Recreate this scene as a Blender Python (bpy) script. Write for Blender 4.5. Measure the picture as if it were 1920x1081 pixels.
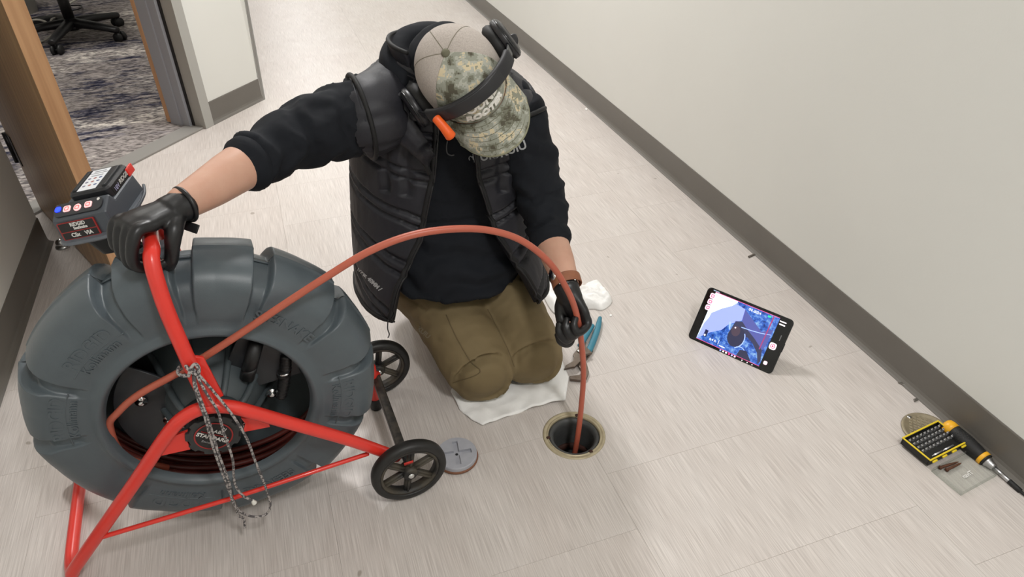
import bpy, bmesh, math, random
import numpy as np
from mathutils import Vector, Matrix, noise as mnoise
random.seed(7); rng = np.random.default_rng(7)
SC = bpy.context.scene
COL = SC.collection
for o in list(bpy.data.objects): bpy.data.objects.remove(o)

# ------------------------------------------------------------------ camera
FPX, CX, CY, CAMZ = 1309.0, 960.0, 540.5, 1.30
_y, _p = math.radians(19.4), math.radians(36.5)
W = np.array([math.sin(_y)*math.cos(_p), math.cos(_y)*math.cos(_p), -math.sin(_p)])   # view axis
R = np.array([math.cos(_y), -math.sin(_y), 0.0])                                        # camera right
U = np.cross(R, W)                                                                      # camera up
CAM = np.array([0, 0, CAMZ])
cam_d = bpy.data.cameras.new('camera'); cam = bpy.data.objects.new('camera', cam_d); COL.objects.link(cam)
cam.matrix_world = Matrix(((R[0], U[0], -W[0], 0), (R[1], U[1], -W[1], 0), (R[2], U[2], -W[2], CAMZ), (0, 0, 0, 1)))
cam_d.sensor_width = 36; cam_d.lens = FPX/1920*36; cam_d.clip_start = 0.02; cam_d.clip_end = 60
SC.camera = cam
# ------------------------------------------------------------------ view, world, lights
SC.view_settings.view_transform = 'Standard'
SC.view_settings.look = 'None'
SC.view_settings.gamma = 1
SC.view_settings.use_curve_mapping = False
SC.view_settings.exposure = -0.09
SC.cycles.use_denoising = True
SC.cycles.max_bounces = 8
wd = bpy.data.worlds.new('world'); SC.world = wd; wd.use_nodes = True
wd.node_tree.nodes['Background'].inputs[0].default_value = (1, 0.985, 0.97, 1)
wd.node_tree.nodes['Background'].inputs[1].default_value = 0.24
def area(name, loc, size, power, color=(1, .99, .98)):
    d = bpy.data.lights.new(name, 'AREA'); d.shape = 'RECTANGLE'; d.size, d.size_y = size; d.energy = power; d.color = color
    o = bpy.data.objects.new(name, d); o.location = loc; COL.objects.link(o); return o
CEIL = 2.62
LAMPS = [(0.45, 2.9), (0.62, 6.2), (0.55, -0.45), (0.62, 9.8), (0.62, 13.4)]          # ceiling troffers along the corridor
POWER = [54, 34, 36, 38, 38]
for (lx, ly), pw in zip(LAMPS, POWER):
    area('troffer_lamp', (lx, ly, CEIL-0.03), (0.22, 0.5), pw)
area('troffer_lamp', (-1.3, 4.5, CEIL-0.03), (1.1, 1.1), 40, (1, .97, .93))

# ------------------------------------------------------------------ helpers
def ray(px, py): return R*(px-CX)/FPX - U*(py-CY)/FPX + W
def P(px, py, d): return CAM + ray(px, py)*d                      # point at distance d along the view axis
def F(px, py, z=0.0):
    r = ray(px, py); return CAM + r*((z-CAMZ)/r[2])
def PY(px, py, y):
    r = ray(px, py); return CAM + r*(y/r[1])
def nrm(v): v = np.asarray(v, float); return v/np.linalg.norm(v)
def lin(c): c = c/255.0; return c/12.92 if c <= .04045 else ((c+.055)/1.055)**2.4
def rgb(t): return (lin(t[0]), lin(t[1]), lin(t[2]), 1)

_m = {}
def mat(name, c, rough=.5, metal=0.0, var=None, bump=None, spec=.5, coat=0.0, emit=None, alpha=None, c2=None, sub=0.0, stretch=None):
    """principled; var=(scale, amount) mottles towards c2; bump=(scale, strength, distance)."""
    if name in _m: return _m[name]
    m = bpy.data.materials.new(name); m.use_nodes = True; nt = m.node_tree; b = nt.nodes['Principled BSDF']
    b.inputs['Base Color'].default_value = rgb(c); b.inputs['Roughness'].default_value = rough
    b.inputs['Metallic'].default_value = metal; b.inputs['Specular IOR Level'].default_value = spec
    b.inputs['Coat Weight'].default_value = coat
    if sub: b.inputs['Subsurface Weight'].default_value = sub; b.inputs['Subsurface Radius'].default_value = (.01, .004, .002)
    if emit: b.inputs['Emission Color'].default_value = rgb(c); b.inputs['Emission Strength'].default_value = emit
    if alpha is not None: b.inputs['Transmission Weight'].default_value = alpha
    tc = nt.nodes.new('ShaderNodeTexCoord'); mp = nt.nodes.new('ShaderNodeMapping')
    nt.links.new(tc.outputs['Object'], mp.inputs[0])
    if stretch: mp.inputs['Scale'].default_value = stretch
    if var:
        n = nt.nodes.new('ShaderNodeTexNoise'); n.inputs['Scale'].default_value = var[0]; n.inputs['Detail'].default_value = 5
        nt.links.new(mp.outputs[0], n.inputs[0])
        rp = nt.nodes.new('ShaderNodeValToRGB'); rp.color_ramp.elements[0].position = .5-var[1]; rp.color_ramp.elements[1].position = .5+var[1]
        rp.color_ramp.elements[0].color = rgb(c2 if c2 else tuple(x*.8 for x in c)); rp.color_ramp.elements[1].color = rgb(c)
        nt.links.new(n.outputs[0], rp.inputs[0]); nt.links.new(rp.outputs[0], b.inputs['Base Color'])
    if bump:
        n = nt.nodes.new('ShaderNodeTexNoise'); n.inputs['Scale'].default_value = bump[0]; n.inputs['Detail'].default_value = 4
        nt.links.new(mp.outputs[0], n.inputs[0]); bp = nt.nodes.new('ShaderNodeBump'); bp.inputs['Strength'].default_value = bump[1]
        bp.inputs['Distance'].default_value = bump[2] if len(bump) > 2 else .002
        nt.links.new(n.outputs[0], bp.inputs['Height']); nt.links.new(bp.outputs[0], b.inputs['Normal'])
    _m[name] = m; return m

def link(name, me, m=None, parent=None, smooth=True):
    o = bpy.data.objects.new(name, me); COL.objects.link(o)
    if m is not None:
        me.materials.clear()
        for q in (m if isinstance(m, (list, tuple)) else [m]): me.materials.append(q)
    if smooth and len(me.polygons): me.polygons.foreach_set('use_smooth', [True]*len(me.polygons))
    if parent is not None: o.parent = parent
    return o
def mesh(name, vs, fs): 
    me = bpy.data.meshes.new(name); me.from_pydata([tuple(map(float, v)) for v in vs], [], fs); me.validate(); me.update(); return me
def obj(name, geo, m, parent=None, smooth=True):
    return link(name, mesh(name, *geo), m, parent, smooth)
def empty(name, loc=(0, 0, 0)):
    o = bpy.data.objects.new(name, None); COL.objects.link(o); o.location = tuple(map(float, loc)); o.empty_display_size = .05; return o
def own(child, root):                 # child built in world coordinates -> parent keeping place
    child.parent = root; child.matrix_parent_inverse = Matrix.Translation(-Vector(root.location)); return child
def tag(o, label=None, cat=None, group=None, kind=None):
    for k, v in (('label', label), ('category', cat), ('group', group), ('kind', kind)):
        if v: o[k] = v
    return o
def thing(name, label, cat, loc=(0, 0, 0), group=None): return tag(empty(name, loc), label, cat, group)

def join(*geos):
    vs, fs = [], []
    for v, f in geos:
        n = len(vs); vs += [tuple(x) for x in v]; fs += [tuple(i+n for i in q) for q in f]
    return vs, fs
def xf(geo, O, X, Y, Z):              # local -> world by an origin and three axes
    O, X, Y, Z = map(np.asarray, (O, X, Y, Z)); v = np.asarray(geo[0], float)
    return list(O + v[:, :1]*X + v[:, 1:2]*Y + v[:, 2:3]*Z), geo[1]
def spline(pts, n, closed=False):
    pts = np.asarray(pts, float); N = len(pts)
    if closed: Q = np.vstack([pts[-1], pts, pts[0], pts[1]]); S = N
    else: Q = np.vstack([2*pts[0]-pts[1], pts, 2*pts[-1]-pts[-2]]); S = N-1
    out = []
    tot = n if closed else n-1
    for k in range(n):
        t = k*S/tot; i = min(int(t), S-1); u = t-i
        a, b, c, d = Q[i:i+4]
        out.append(.5*((2*b)+(-a+c)*u+(2*a-5*b+4*c-d)*u*u+(-a+3*b-3*c+d)*u**3))
    return np.array(out)
def frames(path, up=None):
    path = np.asarray(path, float); T = np.gradient(path, axis=0); T /= np.linalg.norm(T, axis=1)[:, None]+1e-12
    a = np.asarray(up, float) if up is not None else np.array([0, 0, 1.0])
    if abs(a@T[0]) > .95: a = np.array([1.0, 0, 0])
    N = []
    n = a-(a@T[0])*T[0]; n /= np.linalg.norm(n)
    for t in T:
        n = (a if up is not None else n); n = n-(n@t)*t; n /= np.linalg.norm(n); N.append(n)
    N = np.array(N); return T, N, np.cross(T, N)
def tube(path, r, n=16, up=None, r2=None, cap=True, closed=False, rnd=True):
    """sweep an ellipse (r along up, r2 across) along path"""
    path = np.asarray(path, float); L = len(path); T, N, B = frames(path, up)
    if closed:                        # blend the twist away is not needed for planar loops
        pass
    r = np.broadcast_to(np.asarray(r, float), (L,)); r2 = r if r2 is None else np.broadcast_to(np.asarray(r2, float), (L,))
    th = np.linspace(0, 2*np.pi, n, endpoint=False)
    vs = []; fs = []
    rings = []
    if cap and rnd and not closed:
        for s in (.0, .5, .85): rings.append((path[0]-T[0]*r[0]*.5*(1-s**2)**.5*1, 0, s))
        rings = [(path[0]-T[0]*min(r[0], r2[0])*q, 0, s) for q, s in ((.5, .35), (.38, .7), (.2, .92))]
    for i in range(L): rings.append((path[i], i, 1.0))
    if cap and rnd and not closed:
        rings += [(path[-1]+T[-1]*min(r[-1], r2[-1])*q, L-1, s) for q, s in ((.2, .92), (.38, .7), (.5, .35))]
    for c, i, s in rings:
        for t in th: vs.append(c+s*(N[i]*r[i]*math.cos(t)+B[i]*r2[i]*math.sin(t)))
    M = len(rings)
    for i in range(M if closed else M-1):
        j = (i+1) % M
        for k in range(n):
            l = (k+1) % n; fs.append((i*n+k, i*n+l, j*n+l, j*n+k))
    if cap and not closed:
        fs.append(tuple(range(n))[::-1]); fs.append(tuple((M-1)*n+k for k in range(n)))
    return vs, fs
def rod(a, b, r, n=14, rnd=False): return tube([np.asarray(a, float), np.asarray(b, float)], r, n, rnd=rnd)
def lathe(prof, n=48, O=(0, 0, 0), X=(1, 0, 0), Y=(0, 1, 0), Z=(0, 0, 1), loop=False, lid=True):
    """profile [(radius, height)] turned about Z"""
    vs, fs = [], []
    for (r, h) in prof:
        for k in range(n):
            t = 2*math.pi*k/n; vs.append((r*math.cos(t), r*math.sin(t), h))
    M = len(prof)
    for i in range(M if loop else M-1):
        j = (i+1) % M
        for k in range(n):
            l = (k+1) % n; fs.append((i*n+k, i*n+l, j*n+l, j*n+k))
    if not loop and lid:
        if prof[0][0] > 1e-6: fs.append(tuple(range(n))[::-1])
        if prof[-1][0] > 1e-6: fs.append(tuple((M-1)*n+k for k in range(n)))
    return xf((vs, fs), O, X, Y, Z)
def rbox(sx, sy, sz, bev=.004, seg=2, taper=None):
    """bevelled box centred at the origin (full sizes)"""
    bm = bmesh.new(); bmesh.ops.create_cube(bm, size=1)
    for v in bm.verts: v.co = Vector((v.co.x*sx, v.co.y*sy, v.co.z*sz))
    if taper:
        for v in bm.verts:
            if v.co.z > 0: v.co.x *= taper[0]; v.co.y *= taper[1]
    if bev: bmesh.ops.bevel(bm, geom=list(bm.edges), offset=bev, segments=seg, profile=.6, affect='EDGES')
    bm.verts.index_update(); g = ([tuple(v.co) for v in bm.verts], [tuple(v.index for v in f.verts) for f in bm.faces]); bm.free(); return g
def prism(poly, h, bev=0, seg=2):
    """polygon (x, y) extruded z 0..h, top and bottom rims bevelled"""
    bm = bmesh.new(); f = bm.faces.new([bm.verts.new((x, y, 0)) for x, y in poly])
    r = bmesh.ops.extrude_face_region(bm, geom=[f]); bmesh.ops.translate(bm, vec=(0, 0, h), verts=[v for v in r['geom'] if isinstance(v, bmesh.types.BMVert)])
    bmesh.ops.recalc_face_normals(bm, faces=bm.faces)
    if bev:
        ed = [e for e in bm.edges if abs(e.verts[0].co.z-e.verts[1].co.z) < 1e-9]
        bmesh.ops.bevel(bm, geom=ed, offset=bev, segments=seg, profile=.6, affect='EDGES')
    bm.verts.index_update(); g = ([tuple(v.co) for v in bm.verts], [tuple(v.index for v in f.verts) for f in bm.faces]); bm.free(); return g
def rrect(w, h, r, n=6):
    pts = []
    for cx, cy, a0 in ((w/2-r, h/2-r, 0), (-w/2+r, h/2-r, 90), (-w/2+r, -h/2+r, 180), (w/2-r, -h/2+r, 270)):
        for k in range(n+1):
            a = math.radians(a0+90*k/n); pts.append((cx+r*math.cos(a), cy+r*math.sin(a)))
    return pts
def at(geo, O, X=(1, 0, 0), Y=(0, 1, 0), Z=(0, 0, 1)): return xf(geo, O, X, Y, Z)
def bake(objs, voxel=.005, smooth=2, fac=.5):
    """join meshes, voxel-remesh and smooth them into one continuous skin"""
    vs, fs = join(*objs) if isinstance(objs, list) else objs
    me = mesh('tmp', vs, fs); o = bpy.data.objects.new('tmp', me); COL.objects.link(o)
    md = o.modifiers.new('r', 'REMESH'); md.mode = 'VOXEL'; md.voxel_size = voxel; md.adaptivity = 0
    if smooth: s = o.modifiers.new('s', 'SMOOTH'); s.iterations = smooth; s.factor = fac
    dg = bpy.context.evaluated_depsgraph_get(); dg.update()
    out = bpy.data.meshes.new_from_object(o.evaluated_get(dg)); bpy.data.objects.remove(o); bpy.data.meshes.remove(me); return out
def vnp(me): a = np.empty(len(me.vertices)*3); me.vertices.foreach_get('co', a); return a.reshape(-1, 3)
def nnp(me): a = np.empty(len(me.vertices)*3); me.vertex_normals.foreach_get('vector', a); return a.reshape(-1, 3)
def setv(me, v): me.vertices.foreach_set('co', np.ascontiguousarray(v).ravel()); me.update()
def boolean(me, cutter, op='DIFFERENCE'):
    a = bpy.data.objects.new('a', me); b = bpy.data.objects.new('b', mesh('c', *cutter)); COL.objects.link(a); COL.objects.link(b)
    md = a.modifiers.new('b', 'BOOLEAN'); md.operation = op; md.object = b; md.solver = 'EXACT'
    dg = bpy.context.evaluated_depsgraph_get(); dg.update(); out = bpy.data.meshes.new_from_object(a.evaluated_get(dg))
    bpy.data.objects.remove(a); bpy.data.objects.remove(b); return out
def text(name, s, size, O, X, Y, m, parent=None, depth=.0004, align='CENTER', fn=None, shear=0.0, bold=0.0, space=1.0):
    """flat lettering standing on the plane (X right, Y up) at O; fn(v) may bend it"""
    cu = bpy.data.curves.new('t', 'FONT'); cu.body = s; cu.size = size; cu.align_x = align; cu.align_y = 'CENTER'; cu.extrude = depth
    cu.offset = bold; cu.shear = shear; cu.space_character = space; cu.resolution_u = 3
    o = bpy.data.objects.new('t', cu); COL.objects.link(o); dg = bpy.context.evaluated_depsgraph_get(); dg.update()
    me = bpy.data.meshes.new_from_object(o.evaluated_get(dg)); bpy.data.objects.remove(o); bpy.data.curves.remove(cu)
    v = vnp(me)
    if fn is not None: v = np.array([fn(q) for q in v])
    else:
        X = nrm(X); Y = np.asarray(Y, float); Y = nrm(Y-(Y@X)*X); Z = np.cross(X, Y); v = np.asarray(O)+v[:, :1]*X+v[:, 1:2]*Y+v[:, 2:3]*Z
    setv(me, v); o = link(name, me, m, None, False)
    if parent is not None: own(o, parent)
    return o
def fbm(p, s, seed=0.0): return mnoise.fractal(Vector((p[0]*s+seed, p[1]*s+seed*.7, p[2]*s-seed)), 1.0, 2.0, 3)
# ================================================================== the setting
XR, XL = 1.427, -0.83                  # corridor walls
COR = np.array([-0.06, 3.55])         # outside corner where the corridor goes on
DW = nrm([math.cos(math.radians(46)), math.sin(math.radians(46))])   # the door wall runs off at 46 degrees
DN = np.array([DW[1], -DW[0]])        # its normal, into the corridor
HOLE = np.array([0.527, 1.041]); HR = 0.0625
wallm = mat('wall_paint', (221, 221, 216), .55, var=(3, .35), c2=(218, 218, 213), bump=(220, .12, .001))
basem = mat('rubber_base', (108, 104, 98), .42, var=(8, .3), c2=(102, 98, 92))
def floor_mat():
    m = bpy.data.materials.new('vinyl_tile'); m.use_nodes = True; nt = m.node_tree; b = nt.nodes['Principled BSDF']
    g = nt.nodes.new('ShaderNodeNewGeometry'); oi = nt.nodes.new('ShaderNodeObjectInfo')
    def tex(sc, scale, det, off):
        mp = nt.nodes.new('ShaderNodeMapping'); mp.inputs['Scale'].default_value = sc; nt.links.new(g.outputs['Position'], mp.inputs[0])
        cb = nt.nodes.new('ShaderNodeCombineXYZ'); mu = nt.nodes.new('ShaderNodeMath'); mu.operation = 'MULTIPLY'; mu.inputs[1].default_value = off
        nt.links.new(oi.outputs['Random'], mu.inputs[0]); nt.links.new(mu.outputs[0], cb.inputs[1]); nt.links.new(cb.outputs[0], mp.inputs['Location'])
        n = nt.nodes.new('ShaderNodeTexNoise'); n.inputs['Scale'].default_value = scale; n.inputs['Detail'].default_value = det; nt.links.new(mp.outputs[0], n.inputs[0]); return n
    n1 = tex((1, .022, 1), 470, 3, 60); n2 = tex((1, .3, 1), 9, 2, 9)
    r1 = nt.nodes.new('ShaderNodeValToRGB'); e = r1.color_ramp.elements; e[0].position = .30; e[1].position = .68
    e[0].color = rgb((189, 182, 177)); e[1].color = rgb((217, 211, 206))
    nt.links.new(n1.outputs[0], r1.inputs[0])
    r2 = nt.nodes.new('ShaderNodeValToRGB'); r2.color_ramp.elements[0].color = rgb((240, 236, 234)); r2.color_ramp.elements[1].color = (1, 1, 1, 1)
    nt.links.new(n2.outputs[0], r2.inputs[0])
    mx = nt.nodes.new('ShaderNodeMix'); mx.data_type = 'RGBA'; mx.blend_type = 'MULTIPLY'; mx.inputs[0].default_value = 1
    nt.links.new(r1.outputs[0], mx.inputs[6]); nt.links.new(r2.outputs[0], mx.inputs[7])
    # stray specks and scuffs trodden into the tile
    n3 = tex((1, 1, 1), 23, 1, 0); r3 = nt.nodes.new('ShaderNodeValToRGB'); r3.color_ramp.elements[0].position = .19; r3.color_ramp.elements[1].position = .215
    r3.color_ramp.elements[0].color = rgb((150, 138, 120)); r3.color_ramp.elements[1].color = (1, 1, 1, 1)
    nt.links.new(n3.outputs[0], r3.inputs[0])
    m2 = nt.nodes.new('ShaderNodeMix'); m2.data_type = 'RGBA'; m2.blend_type = 'MULTIPLY'; m2.inputs[0].default_value = .5
    nt.links.new(mx.outputs[2], m2.inputs[6]); nt.links.new(r3.outputs[0], m2.inputs[7]); nt.links.new(m2.outputs[2], b.inputs['Base Color'])
    b.inputs['Roughness'].default_value = .38; b.inputs['Specular IOR Level'].default_value = .4
    bp = nt.nodes.new('ShaderNodeBump'); bp.inputs['Strength'].default_value = .25; bp.inputs['Distance'].default_value = .0006
    nt.links.new(n1.outputs[0], bp.inputs['Height']); nt.links.new(bp.outputs[0], b.inputs['Normal'])
    return m
tilem = floor_mat()
screed = mat('floor_adhesive', (150, 143, 136), .8)
slab = mesh('floor', *at(rbox(4.2, 18.4, .08, 0), (0.3, 7.4, -.043)))
slab = boolean(slab, lathe([(HR+.018, -.2), (HR+.018, .2)], 48, (HOLE[0], HOLE[1], 0)))
floor = tag(link('floor', slab, screed, None, False), kind='structure')
def clip(poly, p, n):                 # keep the side (q-p).n >= 0
    out = []
    for i in range(len(poly)):
        a, b = np.array(poly[i]), np.array(poly[(i+1) % len(poly)]); da, db = (a-p)@n, (b-p)@n
        if da >= 0: out.append(tuple(a))
        if da*db < 0: out.append(tuple(a+(b-a)*da/(da-db)))
    return out
def tile_geo(poly, t=.003, ch=.00022):
    c = np.mean(poly, axis=0); n = len(poly); q = [np.array(p) for p in poly]
    inn = [p-(p-c)/np.linalg.norm(p-c)*ch*1.4 for p in q]
    vs = [(p[0], p[1], -t) for p in q]+[(p[0], p[1], -ch) for p in q]+[(p[0], p[1], 0) for p in inn]
    fs = [tuple(range(2*n, 3*n))]
    for r in (0, n):
        for k in range(n): l = (k+1) % n; fs.append((r+k, r+l, r+n+l, r+n+k))
    return vs, fs
TW, TL, GAP = .61, .305, .00016
x0 = COR[0]-TW*2; cols = 5
full = None
for ci in range(cols):
    xa = x0+TW*ci; off = .907-.1525*((ci+1) % 2)
    for k in range(-5, 29):
        ya = off+TL*k
        if ya < -.6 or ya > 9.2: continue
        poly = [(xa+GAP, ya+GAP), (xa+TW-GAP, ya+GAP), (xa+TW-GAP, ya+TL-GAP), (xa+GAP, ya+TL-GAP)]
        cut = list(poly)
        if xa+TW > XR: cut = clip(cut, np.array([XR, 0]), np.array([-1., 0]))
        if xa < XL: 
            cut = clip(cut, np.array([XL-.25, 0]), np.array([1., 0]))
        if xa+TW <= COR[0]+.01: cut = clip(cut, COR, DN) if cut else cut
        if len(cut) < 3: continue
        hit = xa-.12 < HOLE[0] < xa+TW+.12 and ya-.12 < HOLE[1] < ya+TL+.12
        if cut == poly and not hit:
            if full is None: full = mesh('tile', *tile_geo([(GAP, GAP), (TW-GAP, GAP), (TW-GAP, TL-GAP), (GAP, TL-GAP)]))
            o = link('tile', full, None, floor, False); o.location = (xa, ya, 0)
            if not full.materials: full.materials.append(tilem)
        else:
            me = mesh('tile', *tile_geo(cut))
            if hit: me = boolean(me, lathe([(HR+.014, -.2), (HR+.014, .2)], 64, (HOLE[0], HOLE[1], 0)))
            link('tile', me, tilem, floor, False)
# ---- walls
def slab_wall(name, a, b, th, z0, z1, m, side):
    """wall on the line a-b (xy), its thickness going to -side normal"""
    a, b = np.array(a, float), np.array(b, float); d = nrm(b-a); n = np.array([-d[1], d[0]])*side
    q = [a, b, b+n*th, a+n*th]
    vs = [(p[0], p[1], z) for z in (z0, z1) for p in q]
    return obj(name, (vs, [(0, 1, 2, 3), (4, 5, 6, 7), (0, 1, 5, 4), (1, 2, 6, 5), (2, 3, 7, 6), (3, 0, 4, 7)]), m, None, False)
def base(name, pts, flip=1, h=.102):
    """vinyl cove base swept along pts; profile (out from wall, height)"""
    prof = [(0, 0), (.0165, 0), (.0165, .0015), (.011, .004), (.006, .010), (.0035, .018), (.003, .03), (.003, h-.003), (.0018, h), (0, h)]
    pts = [np.array(p, float) for p in pts]; vs, fs = [], []
    for i, p in enumerate(pts):
        d1 = nrm(pts[i]-pts[i-1]) if i else nrm(pts[1]-pts[0]); d2 = nrm(pts[i+1]-pts[i]) if i < len(pts)-1 else d1
        n1 = np.array([-d1[1], d1[0]])*flip; n2 = np.array([-d2[1], d2[0]])*flip; n = nrm(n1+n2); n = n/(n@n1)
        for (o, z) in prof: vs.append((*(p+n*o), z))
    m = len(prof)
    for i in range(len(pts)-1):
        for k in range(m-1): fs.append((i*m+k, (i+1)*m+k, (i+1)*m+k+1, i*m+k+1))
    fs += [tuple(range(m)), tuple((len(pts)-1)*m+k for k in range(m))[::-1]]
    return tag(obj(name, (vs, fs), basem, None, False), kind='structure')
S = lambda o: tag(o, kind='structure')
S(slab_wall('wall_right', (XR, -1.5), (XR, 16.5), .12, -.04, CEIL, wallm, -1))
base('baseboard_right', [(XR, -1.5), (XR, 16.5)], 1)
LC = np.array([XL, 2.43])             # end of the left wall, outside corner, then it returns to the door frame
HJ = np.array([-0.985, 2.585])        # hinge side of the door frame
S(slab_wall('wall_left', (XL, -1.5), tuple(LC), .12, -.04, CEIL, wallm, 1))
S(obj('wall_left.001', at(prism([(XL, 2.43), tuple(HJ-DW*.05), tuple(HJ-DW*.05+(-.12, 0)), (XL-.12, 2.38)], CEIL+.04), (0, 0, -.04)), wallm, None, False))
base('baseboard_left', [(XL, -1.5), tuple(LC), tuple(HJ-DW*.045)], -1)
J2 = COR-DW*((COR-np.array([-.300, 3.302]))@DW)      # latch-side end of the white wall (outer edge of frame)
WT = .14                                              # wall thickness at the doorway
S(slab_wall('wall_back', tuple(J2), tuple(COR), WT, -.04, CEIL, wallm, 1))
S(obj('wall_back.001', at(prism([tuple(COR), (COR[0], 16.5), (COR[0]-.12, 16.5), tuple(COR-DN*WT+(-.02, .0)), tuple(COR-DN*.01)], CEIL+.04), (0, 0, -.04)), wallm, None, False))
base('baseboard_back', [tuple(J2+DW*.001), tuple(COR), (COR[0], 16.5)], -1)
S(obj('wall_end', at(rbox(1.9, .12, CEIL+.04, 0), (.67, 16.4, CEIL/2)), wallm, None, False))
S(obj('wall_front', at(rbox(2.6, .12, CEIL+.04, 0), (.3, -1.5, CEIL/2)), wallm, None, False))
ceilm = mat('ceiling_tile', (226, 224, 218), .9, bump=(90, .3, .002))
S(obj('ceiling', at(rbox(7, 18.5, .05, 0), (-1, 7.4, CEIL+.03)), ceilm, None, False))
for i, (lx, ly) in enumerate(LAMPS+[(-1.3, 4.5)]):
    t = thing('ceiling_light', ['ceiling lamp above the doorway wall, first down the corridor', 'second ceiling lamp down the corridor past the outside corner', 'ceiling lamp nearest the end wall opposite the doorway', 'third ceiling lamp down the corridor', 'last ceiling lamp before the end wall of the corridor', 'square ceiling lamp above the carpeted office'][i], 'ceiling light', (lx, ly, CEIL), 'ceiling lamps')
    sx, sy = (.36, .70) if i < 5 else (1.2, 1.2)
    fr = [((sx, .04), (0, sy/2-.02)), ((sx, .04), (0, -sy/2+.02)), ((.04, sy), (sx/2-.02, 0)), ((.04, sy), (-sx/2+.02, 0))]
    own(obj('frame', at(join(*[at(rbox(a, b, .02, .003), (c, d, 0)) for (a, b), (c, d) in fr]), (lx, ly, CEIL-.012)), mat('troffer_white', (235, 235, 232), .5), None, False), t)
# ---- office beyond the door: carpet, walls
def carpet_mat():
    m = bpy.data.materials.new('carpet'); m.use_nodes = True; nt = m.node_tree; b = nt.nodes['Principled BSDF']
    tc = nt.nodes.new('ShaderNodeTexCoord')
    def tex(sc, scale, det, rot=0, rough=.6):
        mp = nt.nodes.new('ShaderNodeMapping'); mp.inputs['Scale'].default_value = sc; mp.inputs['Rotation'].default_value = (0, 0, rot); nt.links.new(tc.outputs['Object'], mp.inputs[0])
        n = nt.nodes.new('ShaderNodeTexNoise'); n.inputs['Scale'].default_value = scale; n.inputs['Detail'].default_value = det; n.inputs['Roughness'].default_value = rough; nt.links.new(mp.outputs[0], n.inputs[0]); return n
    def ramp(n, *st, const=False):
        r = nt.nodes.new('ShaderNodeValToRGB'); e = r.color_ramp.elements
        while len(e) < len(st): e.new(.5)
        for q, (p, c) in zip(e, st): q.position = p; q.color = rgb(c)
        if const: r.color_ramp.interpolation = 'CONSTANT'
        nt.links.new(n.outputs[0], r.inputs[0]); return r
    def mix(a, b_, f):
        x = nt.nodes.new('ShaderNodeMix'); x.data_type = 'RGBA'; nt.links.new(f, x.inputs[0]); nt.links.new(a.outputs[0] if hasattr(a, 'color_ramp') else a.outputs[2], x.inputs[6]); nt.links.new(b_.outputs[0], x.inputs[7]); return x
    fine = tex((.3, 1, 1), 110, 3, .3); big = tex((.45, 1, 1), 3.4, 5, .35, .6); wisp = tex((.25, 1, 1), 24, 5, .3, .75); big2 = tex((.5, 1, 1), 2.6, 4, .2, .6)
    grey = ramp(fine, (.4, (96, 90, 88)), (.58, (166, 158, 154)))
    navy = ramp(fine, (.44, (30, 32, 50)), (.6, (92, 90, 102)))
    wht = ramp(fine, (.42, (110, 104, 104)), (.56, (222, 214, 204)))
    f1 = ramp(big, (.44, (0, 0, 0)), (.53, (255, 255, 255))); f2 = ramp(wisp, (.46, (0, 0, 0)), (.52, (255, 255, 255))); f3 = ramp(big2, (.50, (0, 0, 0)), (.58, (255, 255, 255)))
    mul = nt.nodes.new('ShaderNodeMath'); mul.operation = 'MULTIPLY'; nt.links.new(f1.outputs[0], mul.inputs[0]); nt.links.new(f2.outputs[0], mul.inputs[1])
    mul2 = nt.nodes.new('ShaderNodeMath'); mul2.operation = 'MULTIPLY'; nt.links.new(f3.outputs[0], mul2.inputs[0]); nt.links.new(f2.outputs[0], mul2.inputs[1])
    c = mix(mix(grey, navy, mul.outputs[0]), wht, mul2.outputs[0]); nt.links.new(c.outputs[2], b.inputs['Base Color'])
    b.inputs['Roughness'].default_value = .95; b.inputs['Specular IOR Level'].default_value = .1
    bp = nt.nodes.new('ShaderNodeBump'); bp.inputs['Strength'].default_value = .8; bp.inputs['Distance'].default_value = .003
    nt.links.new(fine.outputs[0], bp.inputs['Height']); nt.links.new(bp.outputs[0], b.inputs['Normal']); return m
CI = .075                             # carpet starts this far behind the wall face
q0, q1 = HJ-DN*CI-DW*.2, COR-DN*CI-DW*.1
cp = [tuple(q0), tuple(q1), tuple(q1-DN*.1+(0, 4.0)), (-5.2, 7.4), (-5.2, 2.2)]
S(obj('floor_office', at(prism(cp, .012), (0, 0, -.006)), carpet_mat(), None, False))
S(obj('wall_office', at(rbox(5.2, .1, CEIL, 0), (-2.6, 7.3, CEIL/2)), wallm, None, False))
S(obj('wall_office.001', at(rbox(.1, 5.6, CEIL, 0), (-4.6, 4.8, CEIL/2)), wallm, None, False))
# ---- door frame, threshold
fm = mat('frame_grey', (166, 165, 160), .45); fm2 = mat('frame_bluegrey', (158, 160, 167), .45); blk = mat('gap_black', (28, 26, 26), .6)
def upright(name, along0, along1, dep0, dep1, m, z0=0.0, z1=2.13):
    """post of the frame: along the wall line from J2, depth behind the wall face"""
    c = [J2-DW*along0-DN*dep0, J2-DW*along1-DN*dep0, J2-DW*along1-DN*dep1, J2-DW*along0-DN*dep1]
    return at(prism([tuple(x) for x in c], z1-z0, .001, 1), (0, 0, z0))
def frame_at(J, s):
    g1 = []
    o = J
    def up(a0, a1, d0, d1, z1=2.13): 
        c = [o-DW*s*a0-DN*d0, o-DW*s*a1-DN*d0, o-DW*s*a1-DN*d1, o-DW*s*a0-DN*d1]; return prism([tuple(x) for x in c], z1, .001, 1)
    return up
u1 = frame_at(J2, 1)
fr = empty('trim_1', (*J2, 0)); S(fr)
own(obj('casing', u1(-.004, .045, -.018, .05), fm, None, False), fr)
own(obj('gasket', u1(.040, .052, .045, .058), blk, None, False), fr)  # black strip painted in for the shade of the gap behind the casing
own(obj('jamb', u1(.040, .066, .056, .165), fm2, None, False), fr)
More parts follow.
